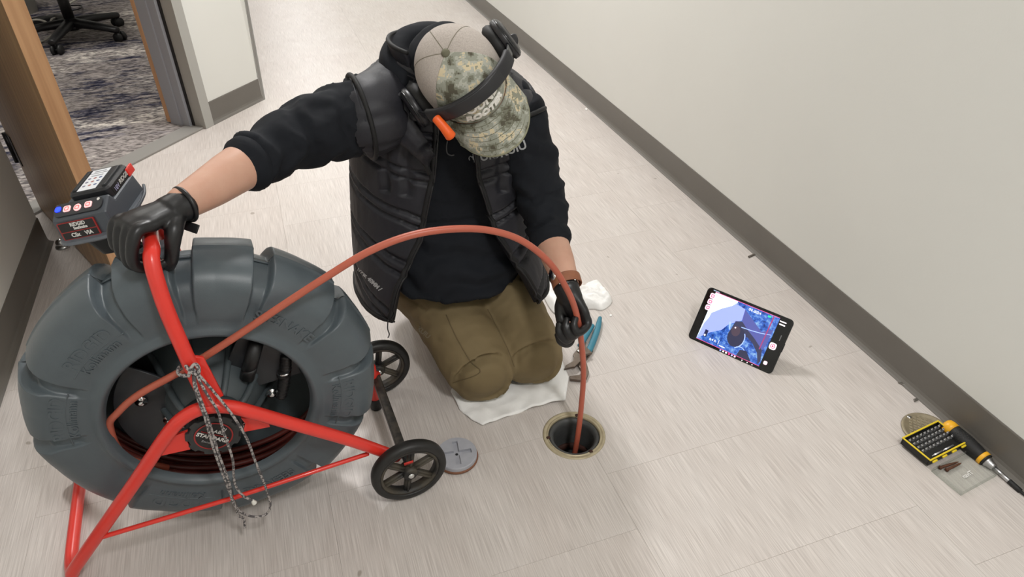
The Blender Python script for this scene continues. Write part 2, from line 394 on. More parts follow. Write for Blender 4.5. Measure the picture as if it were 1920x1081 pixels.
own(obj('stop', u1(.060, .073, .10, .165), fm2, None, False), fr)
u2 = frame_at(HJ, -1)
own(obj('casing', u2(-.05, .03, -.012, .05), fm, None, False), fr)
own(obj('jamb', u2(-.05, .045, .05, .165), fm2, None, False), fr)
hd = at(prism([tuple(J2-DN*-.018), tuple(HJ-DN*-.018), tuple(HJ-DN*.165), tuple(J2-DN*.165)], .08), (0, 0, 2.13))
own(obj('head', hd, fm, None, False), fr)
S(obj('wall_back.002', at(prism([tuple(J2), tuple(HJ), tuple(HJ-DN*WT), tuple(J2-DN*WT)], CEIL-2.21), (0, 0, 2.21)), wallm, None, False))
th = [tuple(J2+DN*.004-DW*.02), tuple(HJ+DN*.004-DW*.03), tuple(HJ-DN*.085-DW*.03), tuple(J2-DN*.085-DW*.02)]
S(obj('trim_2', at(prism(th, .0085, .002, 2), (0, 0, 0)), mat('threshold', (140, 137, 132), .5), None, False))
# oak edge of the panel standing just inside the frame
woodm = None
def wood_mat(name, ca, cb, axis):
    m = bpy.data.materials.new(name); m.use_nodes = True; nt = m.node_tree; b = nt.nodes['Principled BSDF']
    tc = nt.nodes.new('ShaderNodeTexCoord'); mp = nt.nodes.new('ShaderNodeMapping'); mp.inputs['Scale'].default_value = axis; nt.links.new(tc.outputs['Object'], mp.inputs[0])
    n = nt.nodes.new('ShaderNodeTexNoise'); n.inputs['Scale'].default_value = 60; n.inputs['Detail'].default_value = 6; nt.links.new(mp.outputs[0], n.inputs[0])
    r = nt.nodes.new('ShaderNodeValToRGB'); r.color_ramp.elements[0].position = .35; r.color_ramp.elements[1].position = .65; r.color_ramp.elements[0].color = rgb(ca); r.color_ramp.elements[1].color = rgb(cb)
    nt.links.new(n.outputs[0], r.inputs[0]); nt.links.new(r.outputs[0], b.inputs['Base Color']); b.inputs['Roughness'].default_value = .4
    bp = nt.nodes.new('ShaderNodeBump'); bp.inputs['Strength'].default_value = .15; bp.inputs['Distance'].default_value = .0005; nt.links.new(n.outputs[0], bp.inputs['Height']); nt.links.new(bp.outputs[0], b.inputs['Normal']); return m
woodm = wood_mat('oak', (190, 144, 104), (212, 166, 124), (1, 1, .035)); woodd = wood_mat('oak_shaded', (142, 108, 70), (172, 136, 94), (1, 1, .03))  # same door oak twice: the face's shade and the edge's light put into colour
pe = u1(.052, .074, .162, .185)
S(obj('trim_3', at(pe, (0, 0, .012)), woodm, None, False))
# ---- the open door
DE = np.array([-.545, 1.965]); DH = np.array([-.893, 2.69]); dd = nrm(DH-DE); dn = np.array([dd[1], -dd[0]])   # free edge, hinge, direction, normal (towards the office side)
if dn[0] < 0: dn = -dn
DT = .045; DL = np.linalg.norm(DH-DE)
door = S(empty('door_1', (*DH, 0)))
def dpt(s, t, z): q = DE+dd*s+dn*t; return (q[0], q[1], z)
c = [DE, DE+dn*DT, DE+dd*DL+dn*DT, DE+dd*DL]
own(obj('slab', at(prism([tuple(x) for x in [DE+dd*.003, DE+dn*DT+dd*.003, DE+dd*DL+dn*DT, DE+dd*DL]], 2.09, .001, 1), (0, 0, .012)), woodd, None, False), door)
own(obj('lit_edge', at(prism([tuple(x) for x in [DE, DE+dn*DT, DE+dn*DT+dd*.0032, DE+dd*.0032]], 2.09, .001, 1), (0, 0, .012)), woodm, None, False), door)
steel = mat('satin_steel', (170, 170, 168), .32, 1.0)
hz = .98
D3, N3 = np.array([*dd, 0]), np.array([*dn, 0])
own(obj('latch_plate', at(rbox(.003, .026, .14, .002), dpt(-.0005, DT/2, hz), D3, N3), steel), door)
for sg, t0 in ((-1, 0), (1, DT)):
    h = join(lathe([(.026, 0), (.026, .006), (.022, .009), (.010, .010), (.010, .05)], 24, dpt(.062, t0, hz), (0, 0, 1), D3, N3*sg),
             tube([dpt(.062, t0+sg*.046, hz), dpt(.09, t0+sg*.05, hz), dpt(.175, t0+sg*.05, hz)], .009, 12))
    own(obj('lever_handle', h, steel), door)
for hzz in (.25, 1.05, 1.9):
    own(obj('hinge', join(rod(dpt(DL+.006, -.004, hzz-.055), dpt(DL+.006, -.004, hzz+.055), .008), at(rbox(.05, .003, .11, .001), dpt(DL-.022, -.001, hzz), D3, N3)), mat('hinge_dark', (40, 38, 38), .4, .6)), door)
# ================================================================== cable reel: drum, tube frame, wheels
AX = np.array([-.225, 0.0, .332])     # drum axis runs along world y
grey = mat('drum_plastic', (84, 93, 98), .36, var=(40, .4), c2=(77, 85, 90), bump=(900, .35, .0006))
dark = mat('drum_inside', (74, 82, 85), .5, var=(20, .4), c2=(62, 69, 72)); black = mat('black_plastic', (24, 24, 25), .45, bump=(300, .2, .0005))
red = mat('red_paint', (228, 58, 46), .33, var=(30, .35), c2=(218, 50, 40), coat=.3); chrome = mat('chrome', (215, 215, 215), .15, 1.0)
rubber = mat('black_rubber', (20, 20, 20), .5, var=(60, .3), c2=(32, 31, 29)); dirty = mat('dusty_hub', (27, 26, 25), .55, var=(24, .10), c2=(70, 64, 54))
reel = thing('cable_reel', 'large grey lugged drum of cable slung in a red tube frame on two black wheels', 'cable reel', (AX[0], 1.13, 0))
GR = [31, 5, -25, -57, -97, -138, 179, 150, 110, 86, 61]
def drum_geo():
    prof = [(1.060, .176), (1.050, .180), (1.0445, .185), (1.0445, .190), (1.050, .196), (1.053, .205), (1.052, .215), (1.051, .225), (1.051, .235), (1.0512, .245), (1.0518, .255), (1.0530, .265), (1.0555, .2755), (1.0598, .2855), (1.0665, .2945), (1.0755, .3015), (1.087, .3068), (1.102, .3108), (1.12, .3135), (1.1325, .3145), (1.134, .3158), (1.1365, .3158), (1.138, .3145), (1.15, .3135), (1.164, .311), (1.176, .307), (1.187, .300), (1.197, .291), (1.205, .281), (1.210, .27), (1.214, .255), (1.216, .24), (1.217, .22), (1.217, .19), (1.212, .18)]
    prof = np.array(prof); M = len(prof)
    tg = np.gradient(prof, axis=0); nr = np.stack([-tg[:, 1], tg[:, 0]], 1); nr /= np.linalg.norm(nr, axis=1)[:, None]   # (y, r) outward
    nt = 1080; vs = []; fs = []
    for i in range(M):
        y, r = prof[i]
        for k in range(nt):
            a = 2*math.pi*k/nt; g = 0.0; lugstep = 0.0
            for q, gd in enumerate(GR):
                da = (a-math.radians(gd)+math.pi) % (2*math.pi)-math.pi
                s = abs(da)*r
                hw = .0085+.0065*min(1, max(0, (r-.25)/.06))
                e = max(0.0, min(1.0, (hw+.0045-s)/.0055)); g = max(g, e*e*(3-2*e))
                if -.012 < da < .26 and r > .27: lugstep = max(lugstep, .0055*(1-da/.26))
            w = max(0.0, min(1.0, (r-.213)/.014)); w = w*w*(3-2*w)
            if y > 1.17: w *= max(0, min(1, (r-.25)/.02))
            dep = .0085+.0135*min(1, max(0, (r-.262)/.04))
            off = -dep*g*w+lugstep*(1-g)
            yy, rr = y+nr[i, 0]*off, r+nr[i, 1]*off
            vs.append((AX[0]+rr*math.cos(a), yy, AX[2]+rr*math.sin(a)))
    for i in range(M-1):
        for k in range(nt):
            l = (k+1) % nt; fs.append((i*nt+k, (i+1)*nt+k, (i+1)*nt+l, i*nt+l))
    return vs, fs
own(obj('drum_shell', drum_geo(), grey), reel)
DX, DY, DZ = (1, 0, 0), (0, 0, 1), (0, 1, 0)     # lathe axes: height along world y
AO = (AX[0], 0, AX[2])
inner = [(.176, 1.060), (.186, 1.066), (.235, 1.072), (.262, 1.085), (.277, 1.11), (.278, 1.14), (.275, 1.165), (.25, 1.192), (.17, 1.204), (.15, 1.203), (.118, 1.16), (.082, 1.085), (.062, 1.045), (.05, 1.035), (0, 1.033)]
own(obj('drum_liner', lathe(inner, 96, AO, DX, DY, DZ, lid=False), dark), reel)
own(obj('back_plate', lathe([(.001, 1.212), (.181, 1.212), (.181, 1.22), (.001, 1.22)], 64, AO, DX, DY, DZ), dark), reel)
def pol(r, deg, y): a = math.radians(deg); return np.array([AX[0]+r*math.cos(a), y, AX[2]+r*math.sin(a)])
for dg in range(20, 380, 40):        # ribs on the inner cone
    p = [pol(.148, dg, 1.196), pol(.11, dg, 1.138), pol(.075, dg, 1.062), pol(.058, dg, 1.036)]
    own(obj('cone_rib', tube(spline(p, 10), .0065, 8), dark), reel)
own(obj('guide_plate', at(prism([(.07*math.cos(t), .07*math.sin(t)) for t in np.linspace(math.radians(130), math.radians(230), 20)]+[(.168*math.cos(t), .168*math.sin(t)) for t in np.linspace(math.radians(226), math.radians(134), 24)], .006, .0015), (AX[0], 1.088, AX[2]), DX, DY, DZ), mat('dark_plate', (44, 46, 49), .45)), reel)
own(obj('guide_plate', at(prism([(.07*math.cos(t), .07*math.sin(t)) for t in np.linspace(math.radians(2), math.radians(62), 16)]+[(.168*math.cos(t), .168*math.sin(t)) for t in np.linspace(math.radians(60), math.radians(4), 20)], .006, .0015), (AX[0], 1.092, AX[2]), DX, DY, DZ), mat('dark_plate', (44, 46, 49))), reel)
for p in (PY(265, 752, 1.084), PY(318, 786, 1.084), PY(510, 736, 1.088)):
    own(obj('screw', lathe([(.011, 0), (.011, -.002), (.0055, -.0025), (.0055, -.007), (.004, -.009), (0, -.009)], 20, p, DX, DY, DZ), chrome), reel)
p0, p1 = PY(463, 708, 1.075), PY(481, 640, 1.078)
own(obj('spring_clip', join(rod(p0, p1, .0135, 18), lathe([(.015, 0), (.015, .012), (.0135, .012)], 18, p0+(p1-p0)*.16, (1, 0, 0), (0, 1, 0), nrm(p1-p0))), black), reel)
p0, p1 = PY(527, 742, 1.082), PY(536, 668, 1.088)
pc = spline([p0, (p0+p1)/2+np.array([.003, 0, 0]), p1], 40)
own(obj('camera_spring', join(tube(pc, [.0105+.0012*math.sin(k*2.1) for k in range(40)], 16), lathe([(.0135, 0), (.0135, .009), (.011, .011)], 18, p0+(p1-p0)*.55, (1, 0, 0), (0, 1, 0), nrm(p1-p0))), black), reel)
own(obj('spring_collar', lathe([(.0138, 0), (.0142, .0015), (.0138, .003)], 20, p0+(p1-p0)*.62, (1, 0, 0), (0, 1, 0), nrm(p1-p0)), chrome), reel)
# hub boss and its scalloped cap
HUBY = 1.004
own(obj('hub', lathe([(.058, 1.036), (.05, 1.02), (.046, HUBY+.002), (0, HUBY+.002)], 48, AO, DX, DY, DZ), dark), reel)
cp = []
for k in range(120):
    a = 2*math.pi*k/120; cp.append(((.0475 if math.sin(9*a+.6) > -.25 else .0425)*math.cos(a), (.0475 if math.sin(9*a+.6) > -.25 else .0425)*math.sin(a)))
capo = own(obj('hub_cap', at(prism(cp, .016, .0015), (AX[0], HUBY+.002, AX[2]), (1, 0, 0), (0, 0, 1), (0, -1, 0)), mat('hub_cap_grey', (46, 47, 48), .5), None, False), reel)
LY = HUBY-.0145
lab_red = mat('label_red', (150, 36, 34), .4); lab_blk = mat('label_black', (26, 24, 25), .4); white = mat('print_white', (222, 220, 216), .5); greyp = mat('print_grey', (150, 150, 150), .5)
own(obj('hub_label', join(lathe([(0, LY), (.0335, LY), (.0335, LY-.0004), (0, LY-.0004)], 48, AO, DX, DY, DZ)), lab_blk, None, False), capo)
own(obj('label_ring', lathe([(.0305, LY-.0008), (.033, LY-.0008), (.033, LY-.0002), (.0305, LY-.0002)], 64, AO, DX, DY, DZ, loop=True), lab_red, None, False), capo)
LA = math.radians(-38); LX, LYY = np.array([math.cos(LA), 0, math.sin(LA)]), np.array([-math.sin(LA), 0, math.cos(LA)])
lc = np.array([AX[0], LY-.001, AX[2]])
own(obj('label_band', at(rbox(.050, .0016, .0006, 0), lc+LYY*.0045, LX, LYY, (0, -1, 0)), lab_red, None, False), capo)
text('lettering', 'STANDARD', .0115, lc-LYY*.004, LX, LYY, white, capo, bold=.0003, space=.95)
text('lettering', 'Exchanger', .0066, lc-LYY*.0165-LX*.001, LX, LYY, greyp, capo)
text('lettering', 'ABS', .0105, lc+LYY*.012+LX*.004, LX, LYY, white, capo)
text('lettering', '01', .009, lc+LYY*.021+LX*.010, LX, LYY, white, capo)
for dg in (28, 62, 98, 152, 338):
    q = pol(.053, dg, HUBY+.012); own(obj('bolt', lathe([(.0085, .004), (.0085, -.001), (.006, -.002), (.006, -.007), (0, -.0075)], 18, q, DX, DY, DZ), chrome if dg in (28, 152, 338) else dark), reel)
# cable coiled inside
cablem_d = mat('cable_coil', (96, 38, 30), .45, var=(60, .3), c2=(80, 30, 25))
def coil():
    g = []
    for layer, (rr, ys) in enumerate(((.263, np.linspace(1.10, 1.17, 6)), (.2525, np.linspace(1.092, 1.18, 7)), (.242, np.linspace(1.084, 1.176, 7)), (.231, np.linspace(1.08, 1.165, 6)), (.216, (1.078, 1.093, 1.113, 1.15)))):
        for q, y in enumerate(ys):
            a0 = rng.uniform(0, 6.28); pts = [pol(rr+.004*math.sin(3*t+a0), math.degrees(t), y+.004*math.sin(2*t+a0*2)) for t in np.linspace(0, 2*math.pi, 72, endpoint=False)]
            g.append(tube(pts, .0062, 8, up=(0, 1, 0), closed=True, cap=False))
    return join(*g)
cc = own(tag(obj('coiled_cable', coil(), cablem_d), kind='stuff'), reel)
# raised lettering moulded into the lugs
def arc_text(s, size, r, deg, y, bold=0.0, flip=False):
    def fn(q):
        rr = r+q[1]; a = math.radians(deg)-q[0]/r
        if flip: rr = r-q[1]; a = math.radians(deg)+q[0]/r
        return (AX[0]+rr*math.cos(a), y-q[2]+(.0035 if rr > .262 else 0)*0, AX[2]+rr*math.sin(a))
    return text('moulded_lettering', s, size, None, None, None, grey, reel, depth=.0009, fn=fn, bold=bold)
def two(deg):
    arc_text('RIDGID', .030, .2505, deg, 1.0518, .0006); arc_text('Kollmann', .0225, .227, deg, 1.0505, .0002)
    pts = [pol(.2365, deg+t, 1.0515) for t in np.linspace(-15, 15, 16)]
    own(obj('moulded_rule', tube(pts, .0013, 6), grey), reel)
two(127); two(-11); two(-118); two(165)
arc_text('SEESNAKE', .026, .2355, 46, 1.0505, .0006)
arc_text('SEESNAKE', .024, .2355, -76, 1.0505, .0006)
# ---- frame of red tube
TR = .0125
leg0 = [F(122, 1066, .0135), ]
footF = np.array([-.566, 1.035, .0135])
apex = PY(400, 764, .985)
axR = np.array([.098, 1.036, .095])
legpath = [np.array([-.585, 1.30, .0135]), np.array([-.578, 1.12, .0135]), np.array([-.574, 1.06, .0137]), np.array([-.563, 1.024, .024]), np.array([-.543, 1.016, .055]), PY(255, 900, .999), PY(315, 812, .99), PY(350, 778, .986), PY(388, 763, .984), PY(430, 762, .985), PY(472, 772, .987), PY(560, 797, 1.002), PY(660, 826, 1.02), axR]
own(obj('front_leg_tube', tube(spline(legpath, 110), TR, 18), red), reel)
yb = 2*1.135
hand = [PY(392, 752, .985), PY(372, 716, .992), PY(342, 650, 1.004), PY(312, 580, 1.018), PY(292, 520, 1.033), PY(284, 486, 1.047), PY(285, 466, 1.066)]
top = hand[-1]
HT = np.array([top[0]-.004, 1.10, top[2]+.002])
hand2 = hand+[HT, HT+np.array([-.003, .045, .001]), HT+np.array([-.005, .075, -.004]), HT+np.array([-.004, .105, -.03]), HT+np.array([0, .135, -.10]), HT+np.array([.004, .16, -.2]), np.array([AX[0], 1.275, .40])]
own(obj('handle_tube', tube(spline(hand2, 120), TR, 18), red), reel)
own(obj('handle_gusset', at(prism([(0, 0), (.024, -.012), (.036, -.10), (.022, -.105)], .006, .001), PY(349, 662, 1.006), (1, 0, 0), (0, .06, 1), (0, -1, 0)), red), reel)
rear = [np.array([-.585, 1.28, .0135]), np.array([-.58, 1.292, .06]), np.array([-.40, 1.282, .26]), np.array([-.28, 1.277, .385]), np.array([AX[0], 1.275, .405]), np.array([-.15, 1.277, .375]), np.array([0.0, 1.28, .22]), np.array([.085, 1.283, .125])]
own(obj('rear_leg_tube', tube(spline(rear, 80), TR, 18), red), reel)
own(obj('brace_rod', tube([PY(178, 1010, 1.003), PY(440, 932, 1.008), PY(690, 850, 1.03)], .0048, 12), red), reel)
own(obj('hub_gusset', at(prism([(-.012, -.004), (-.05, -.068), (-.066, -.062), (-.10, -.085), (-.03, .01)], .005, .001), PY(367, 785, .992), (1, 0, 0), (0, .0, 1), (0, -1, 0)), red), reel)
def quad(name, pts, th, m):
    pts = [np.asarray(p, float) for p in pts]; n = nrm(np.cross(pts[1]-pts[0], pts[2]-pts[0])); k = len(pts)
    vs = [p-n*th/2 for p in pts]+[p+n*th/2 for p in pts]
    fs = [tuple(range(k))[::-1], tuple(range(k, 2*k))]+[(i, (i+1) % k, k+(i+1) % k, k+i) for i in range(k)]
    return own(obj(name, (vs, fs), m, None, False), reel)
for o in [q for q in reel.children if q.name.startswith('hub_gusset')]: bpy.data.objects.remove(o)
quad('hub_gusset', [PY(352, 806, .998), PY(346, 812, .998), PY(357, 840, .998), PY(303, 852, .998), PY(318, 818, .998)], .005, red)
quad('hub_gusset', [PY(452, 782, .998), PY(460, 792, .998), PY(455, 808, .998), PY(506, 798, .998), PY(500, 784, .998)], .005, red)
own(obj('hub_pin', rod((AX[0], .99, AX[2]), (AX[0], 1.28, AX[2]), .009), dark), reel)
own(obj('foot_cap', join(tube([np.array([-.585, 1.29, .0135]), np.array([-.585, 1.315, .0135])], .014, 16)), black), reel)
# axle, rear post, wheels
axA, axB = np.array([.100, 1.300, .098]), np.array([.113, 1.035, .096])
own(obj('axle_bar', at(rbox(.020, np.linalg.norm(axB-axA), .022, .003), (axA+axB)/2, nrm(np.cross(axB-axA, (0, 0, 1))), nrm(axB-axA), (0, 0, 1)), mat('axle_black', (30, 29, 28), .5, var=(70, .15), c2=(66, 60, 52))), reel)
rp = np.array([.090, 1.292, 0])
own(obj('rear_post', join(tube([rp+(0, 0, .138), rp+(0, 0, .03)], .0135, 18), rod(rp+(-.005, 0, .11), (.106, 1.30, .10), .011)), red), reel)
own(obj('post_foot', lathe([(0, .0005), (.0135, .0005), (.0155, .003), (.0155, .034), (.014, .036)], 20, (rp[0], rp[1], 0)), black), reel)
def wheel(O, yaw, flip):
    """spoked wheel turned about its own axle; local z = outward"""
    Z = np.array([math.sin(yaw), -math.cos(yaw), 0])*flip; X = nrm(np.cross((0, 0, 1), Z)); Y = np.cross(Z, X)
    RW = .0835
    tyre = [(RW-.018, -.013), (RW-.006, -.0135), (RW-.0015, -.009), (RW, 0), (RW-.0015, .009), (RW-.006, .0135), (RW-.014, .0135), (RW-.018, .012)]
    w = obj('wheel', lathe(tyre, 64, O, X, Y, Z, loop=True), rubber); own(w, reel)
    rim = lathe([(RW-.024, -.011), (RW-.0175, -.0115), (RW-.0175, .0115), (RW-.024, .011)], 64, O, X, Y, Z, loop=True)
    own(obj('rim', rim, dirty), w)
    hb = lathe([(.004, .017), (.013, .017), (.016, .014), (.016, -.014), (.004, -.014)], 28, O, X, Y, Z)
    own(obj('wheel_hub', hb, dirty), w)
    own(obj('axle_nut', lathe([(.007, .017), (.007, .020), (.0035, .022), (0, .022)], 16, O, X, Y, Z), chrome), w)
    for k in range(6):
        a = 2*math.pi*k/6+.35; d = math.cos(a)*X+math.sin(a)*Y; e = np.cross(Z, d)
        g = at(rbox(.050, .0145, .011, .002, 1, None), np.asarray(O)+d*.0375, d, e, Z)
        g2 = at(rbox(.046, .005, .019, .001, 1), np.asarray(O)+d*.0375, d, e, Z)
        own(obj('spoke', join(g, g2), dirty), w)
    return w, X, Y, Z
WF = np.array([.116, 1.002, .0835]); WB = np.array([.112, 1.345, .0835])
w1, X1, Y1, Z1 = wheel(WF, math.radians(4), 1)
own(obj('wheel_sticker', at(rbox(.020, .008, .0006, 0), WF+Z1*.0118+Y1*.036-X1*.001, X1, Y1, Z1), mat('sticker_red', (196, 44, 34), .4)), w1)
w2, X2, Y2, Z2 = wheel(WB, math.radians(4), 1)
own(obj('axle_stub', rod(WB, axA, .006), dark), reel); own(obj('axle_stub', rod(WF, axB, .006), dark), reel)
own(obj('axle_bolt', at(rbox(.012, .02, .03, .003), np.array([.096, 1.326, .118]), (1, 0, .3), (0, 1, 0), (-.3, 0, 1)), dark), reel)

# ================================================================== push cable
cablem = mat('push_cable', (186, 98, 76), .4, var=(25, .4), c2=(172, 86, 66))
cable_pts = [pol(.208, 232, 1.10), pol(.196, 205, 1.075), PY(206, 800, 1.062), PY(222, 772, 1.05), PY(262, 738, 1.042), PY(345, 692, 1.034), PY(440, 632, 1.03), PY(530, 572, 1.03), PY(610, 520, 1.03), PY(690, 472, 1.032), PY(770, 441, 1.034), PY(850, 429, 1.036), PY(920, 432, 1.038), PY(980, 452, 1.04), PY(1030, 492, 1.042), PY(1062, 540, 1.044), PY(1080, 585, 1.046), PY(1090, 640, 1.047), PY(1094, 700, 1.046), PY(1090, 760, 1.044), np.array([.535, 1.036, 0.0]), np.array([.525, 1.032, -.10]), np.array([.515, 1.03, -.25])]
cab = tag(obj('push_cable', tube(spline(cable_pts, 170), .0066, 14), cablem), 'orange push cable arching from the drum through the gloved hand into the drain', 'cable')

# ================================================================== tie cord knotted on the handle
cordm = bpy.data.materials.new('cord'); cordm.use_nodes = True
nt = cordm.node_tree; vo = nt.nodes.new('ShaderNodeTexVoronoi'); vo.inputs['Scale'].default_value = 300; tc = nt.nodes.new('ShaderNodeTexCoord'); nt.links.new(tc.outputs['Object'], vo.inputs[0])
rp_ = nt.nodes.new('ShaderNodeValToRGB'); rp_.color_ramp.interpolation = 'CONSTANT'; rp_.color_ramp.elements[0].color = rgb((84, 81, 82)); rp_.color_ramp.elements[1].position = .5; rp_.color_ramp.elements[1].color = rgb((168, 161, 158))
sp = nt.nodes.new('ShaderNodeSeparateColor'); nt.links.new(vo.outputs['Color'], sp.inputs[0]); nt.links.new(sp.outputs[0], rp_.inputs[0]); nt.links.new(rp_.outputs[0], nt.nodes['Principled BSDF'].inputs['Base Color']); nt.nodes['Principled BSDF'].inputs['Roughness'].default_value = .9
kn = PY(355, 692, .988)
cord = thing('tie_cord', 'grey speckled cord knotted round the red handle tube with loose ends hanging', 'cord', kn)
def strand(name, pts, r=.0024): return own(obj(name, tube(spline(pts, 60), r, 8), cordm), cord)
wrap_c = PY(350, 690, 1.004); tdir = nrm(hand[1]-hand[2])
wx = nrm(np.cross(tdir, (0, 1, 0))); wy = np.cross(tdir, wx)
strand('wrap', [wrap_c+(wx*math.cos(t)+wy*math.sin(t))*.0152+tdir*.003*math.sin(t) for t in np.linspace(0, 6.2, 16)])
strand('wrap', [wrap_c+(wx*math.cos(t)+wy*math.sin(t))*.0152+tdir*(.006+.003*math.cos(t)) for t in np.linspace(0, 6.2, 16)])
k0 = PY(362, 690, .984)
strand('knot', [k0+np.array([.009*math.sin(2*t), -.004+.004*math.cos(3*t), .009*math.sin(3*t+.6)]) for t in np.linspace(0, 6.28, 26)], .0027)
strand('hanging_end', [k0, PY(366, 730, .972), PY(385, 785, .964), PY(402, 845, .966), PY(424, 905, .975), PY(438, 940, .984), PY(447, 965, .99), PY(457, 972, .992), PY(459, 989, .99)])
strand('hanging_end', [k0, PY(369, 728, .971), PY(392, 790, .962), PY(410, 850, .966), PY(430, 905, .974), PY(434, 935, .98), PY(450, 958, .985), PY(475, 968, .987), PY(498, 964, .987), PY(507, 945, .985), PY(497, 910, .982), PY(480, 868, .976), PY(462, 820, .97), PY(436, 778, .964), PY(406, 740, .968), k0])
e2 = strand('hanging_end', [k0, PY(386, 735, .968), PY(408, 770, .962), PY(420, 812, .962), PY(436, 860, .968), PY(440, 905, .978), PY(455, 928, .982), PY(474, 938, .984)])
own(obj('frayed_tip', tube([PY(473, 937, .984), PY(477, 942, .984)], [.0025, .0055], 8), mat('cord_core', (225, 222, 214), .9)), cord)

# ================================================================== control unit docked beside the handle
cu_c = P(168, 372, 1.235)
ux = nrm(R*.98+U*.17-W*.15)                                   # along its front
uz = nrm(np.array([0, 0, 1.0])*.9-np.array([R[0], R[1], 0])*.10-W*.12); uz = nrm(uz-(uz@ux)*ux)
uy = np.cross(uz, ux); S8 = .80; ux, uy, uz = ux*S8, uy*S8, uz*S8                                         # away from us
unit = thing('camera_control_unit', 'grey battery powered control box docked on the reel beside the gloved hand', 'control box', cu_c)
body = mat('unit_grey', (72, 77, 84), .45, bump=(600, .2, .0004)); bodyd = mat('unit_dark', (40, 42, 45), .45)
def U3(x, y, z): return cu_c+ux*x+uy*y+uz*z
def ub(name, geo, m, parent=unit, smooth=False): 
    return own(obj(name, at(geo, cu_c, ux, uy, uz), m, None, smooth), unit) if parent is unit else own(obj(name, at(geo, cu_c, ux, uy, uz), m, None, smooth), parent)
def loft(secs, m=6):
    """stack rounded rectangles (w, h, r, cx, cy, z)"""
    vs, fs = [], []
    for (w, h, r, cx, cy, z) in secs:
        for (x, y) in rrect(w, h, r, m): vs.append((x+cx, y+cy, z))
    n = 4*(m+1)
    for i in range(len(secs)-1):
        for k in range(n): l = (k+1) % n; fs.append((i*n+k, i*n+l, (i+1)*n+l, (i+1)*n+k))
    fs += [tuple(range(n))[::-1], tuple((len(secs)-1)*n+k for k in range(n))]
    return vs, fs
hs = prism([(-.074, -.052), (.088, -.052), (.084, -.004), (-.012, -.004), (-.018, .010), (-.024, .012), (-.058, -.002), (-.062, -.006)], .132, .007, 3)
ub('housing', ([(v[2]-.066, v[0], v[1]) for v in hs[0]], hs[1]), body)
ub('flange', loft([(.150, .186, .040, 0, .004, -.056), (.156, .192, .042, 0, .004, -.052), (.150, .186, .040, 0, .004, -.047)]), mat('unit_rim', (96, 101, 108), .45))
ub('dock_cup', loft([(.080, .086, .02, .014, .0, -.122), (.094, .104, .024, .014, .0, -.116), (.112, .130, .028, .012, .0, -.053)]), bodyd)
bat = ub('battery', loft([(.098, .098, .012, .012, .042, -.010), (.100, .100, .012, .012, .042, -.006), (.100, .100, .012, .012, .042, .016), (.092, .094, .010, .012, .042, .021)]), mat('battery_black', (36, 37, 40), .45))
ub('battery_ridge', join(*[at(rbox(.010, .078, .006, .002), (.012+s*.036, .042, .022)) for s in (-1, 1)]), bodyd, bat)
lab = ub('battery_label', at(rbox(.046, .084, .0006, 0), (.006, .042, .0218)), mat('label_white', (232, 234, 238), .5), bat)
for yy in (.068,): ub('printed_rule', at(rbox(.046, .0012, .0004, 0), (.006, yy, .0222)), lab_blk, bat)
for i, (xx, yy, cc_) in enumerate([(a, b, c) for b in (.018, .033, .047) for a, c in ((-.008, (150, 120, 140)), (.006, (180, 90, 80)), (.020, (70, 90, 150)))]):
    ub('printed_mark', at(prism([(.0042*math.cos(t), .003*math.sin(t)) for t in np.linspace(0, 6.28, 12, endpoint=False)], .0003), (xx, yy, .0221)), mat('mark_%d' % (i % 3), [(120, 120, 140), (170, 110, 100), (80, 96, 140)][i % 3], .5), bat)
for yy in (.076, .058): ub('printed_mark', at(rbox(.03, .004, .0003, 0), (.006, yy, .0222)), mat('mark_grey', (160, 162, 168), .5), bat)
side = ub('battery_panel', at(rbox(.0008, .082, .022, 0), (.0622, .042, .005)), lab_blk, bat)
text('lettering', 'RIDGID', .0112, U3(.0630, .056, .006), uy, uz, white, bat, depth=.0002, shear=.2)
text('lettering', '18V', .0112, U3(.0630, .018, .004), uy, uz, mat('print_pale', (170, 170, 200), .5), bat, depth=.0002)
ub('battery_latch', at(rbox(.006, .03, .02, .003), (.062, .088, .004)), red, bat)
# sloping button panel in front
px_, py_ = ux, nrm(uy*.924+uz*.381)*S8; pz_ = nrm(np.cross(px_, py_))*S8
pan_c = U3(-.002, -.0405, .0055)
def pan(name, geo, m, off=0.0): return own(obj(name, at(geo, pan_c+pz_*off, px_, py_, pz_), m, None, False), unit)
pan('button_panel', at(prism(rrect(.118, .034, .014), .006, .001), (0, 0, -.003)), mat('panel_dark', (44, 46, 50), .4))
glow = mat('button_glow', (250, 190, 190), .4, emit=.75); glowr = mat('button_red', (226, 92, 92), .4, emit=.5)
for i, xx in enumerate((-.026, 0.0, .026)):
    g = rrect(.017, .015, .004) if i != 1 else [(.0088*math.cos(t), .0088*math.sin(t)) for t in np.linspace(0, 6.28, 24, endpoint=False)]
    b = pan('button', at(prism(g, .002, .0005), (xx, -.002+.002*(i != 1), .003)), glow)
    sq = rrect(.011, .0095, .003); hole = rrect(.0075, .006, .002)
    n = len(sq); v = [(x, y, .0054) for x, y in sq]+[(x, y, .0054) for x, y in hole]
    own(obj('icon', at((v, [(k, (k+1) % n, n+(k+1) % n, n+k) for k in range(n)]), pan_c+px_*xx+py_*(-.002+.002*(i != 1)), px_, py_, pz_), glowr, None, False), b)
pan('status_led', at(prism(rrect(.014, .013, .005), .001), (-.049, .003, .0032)), mat('led_blue', (20, 40, 255), .4, emit=6.0))
pan('status_mark', at(prism([(.0036*math.cos(t), .0036*math.sin(t)) for t in np.linspace(0, 6.28, 14, endpoint=False)], .0004), (.048, .010, .003)), white)
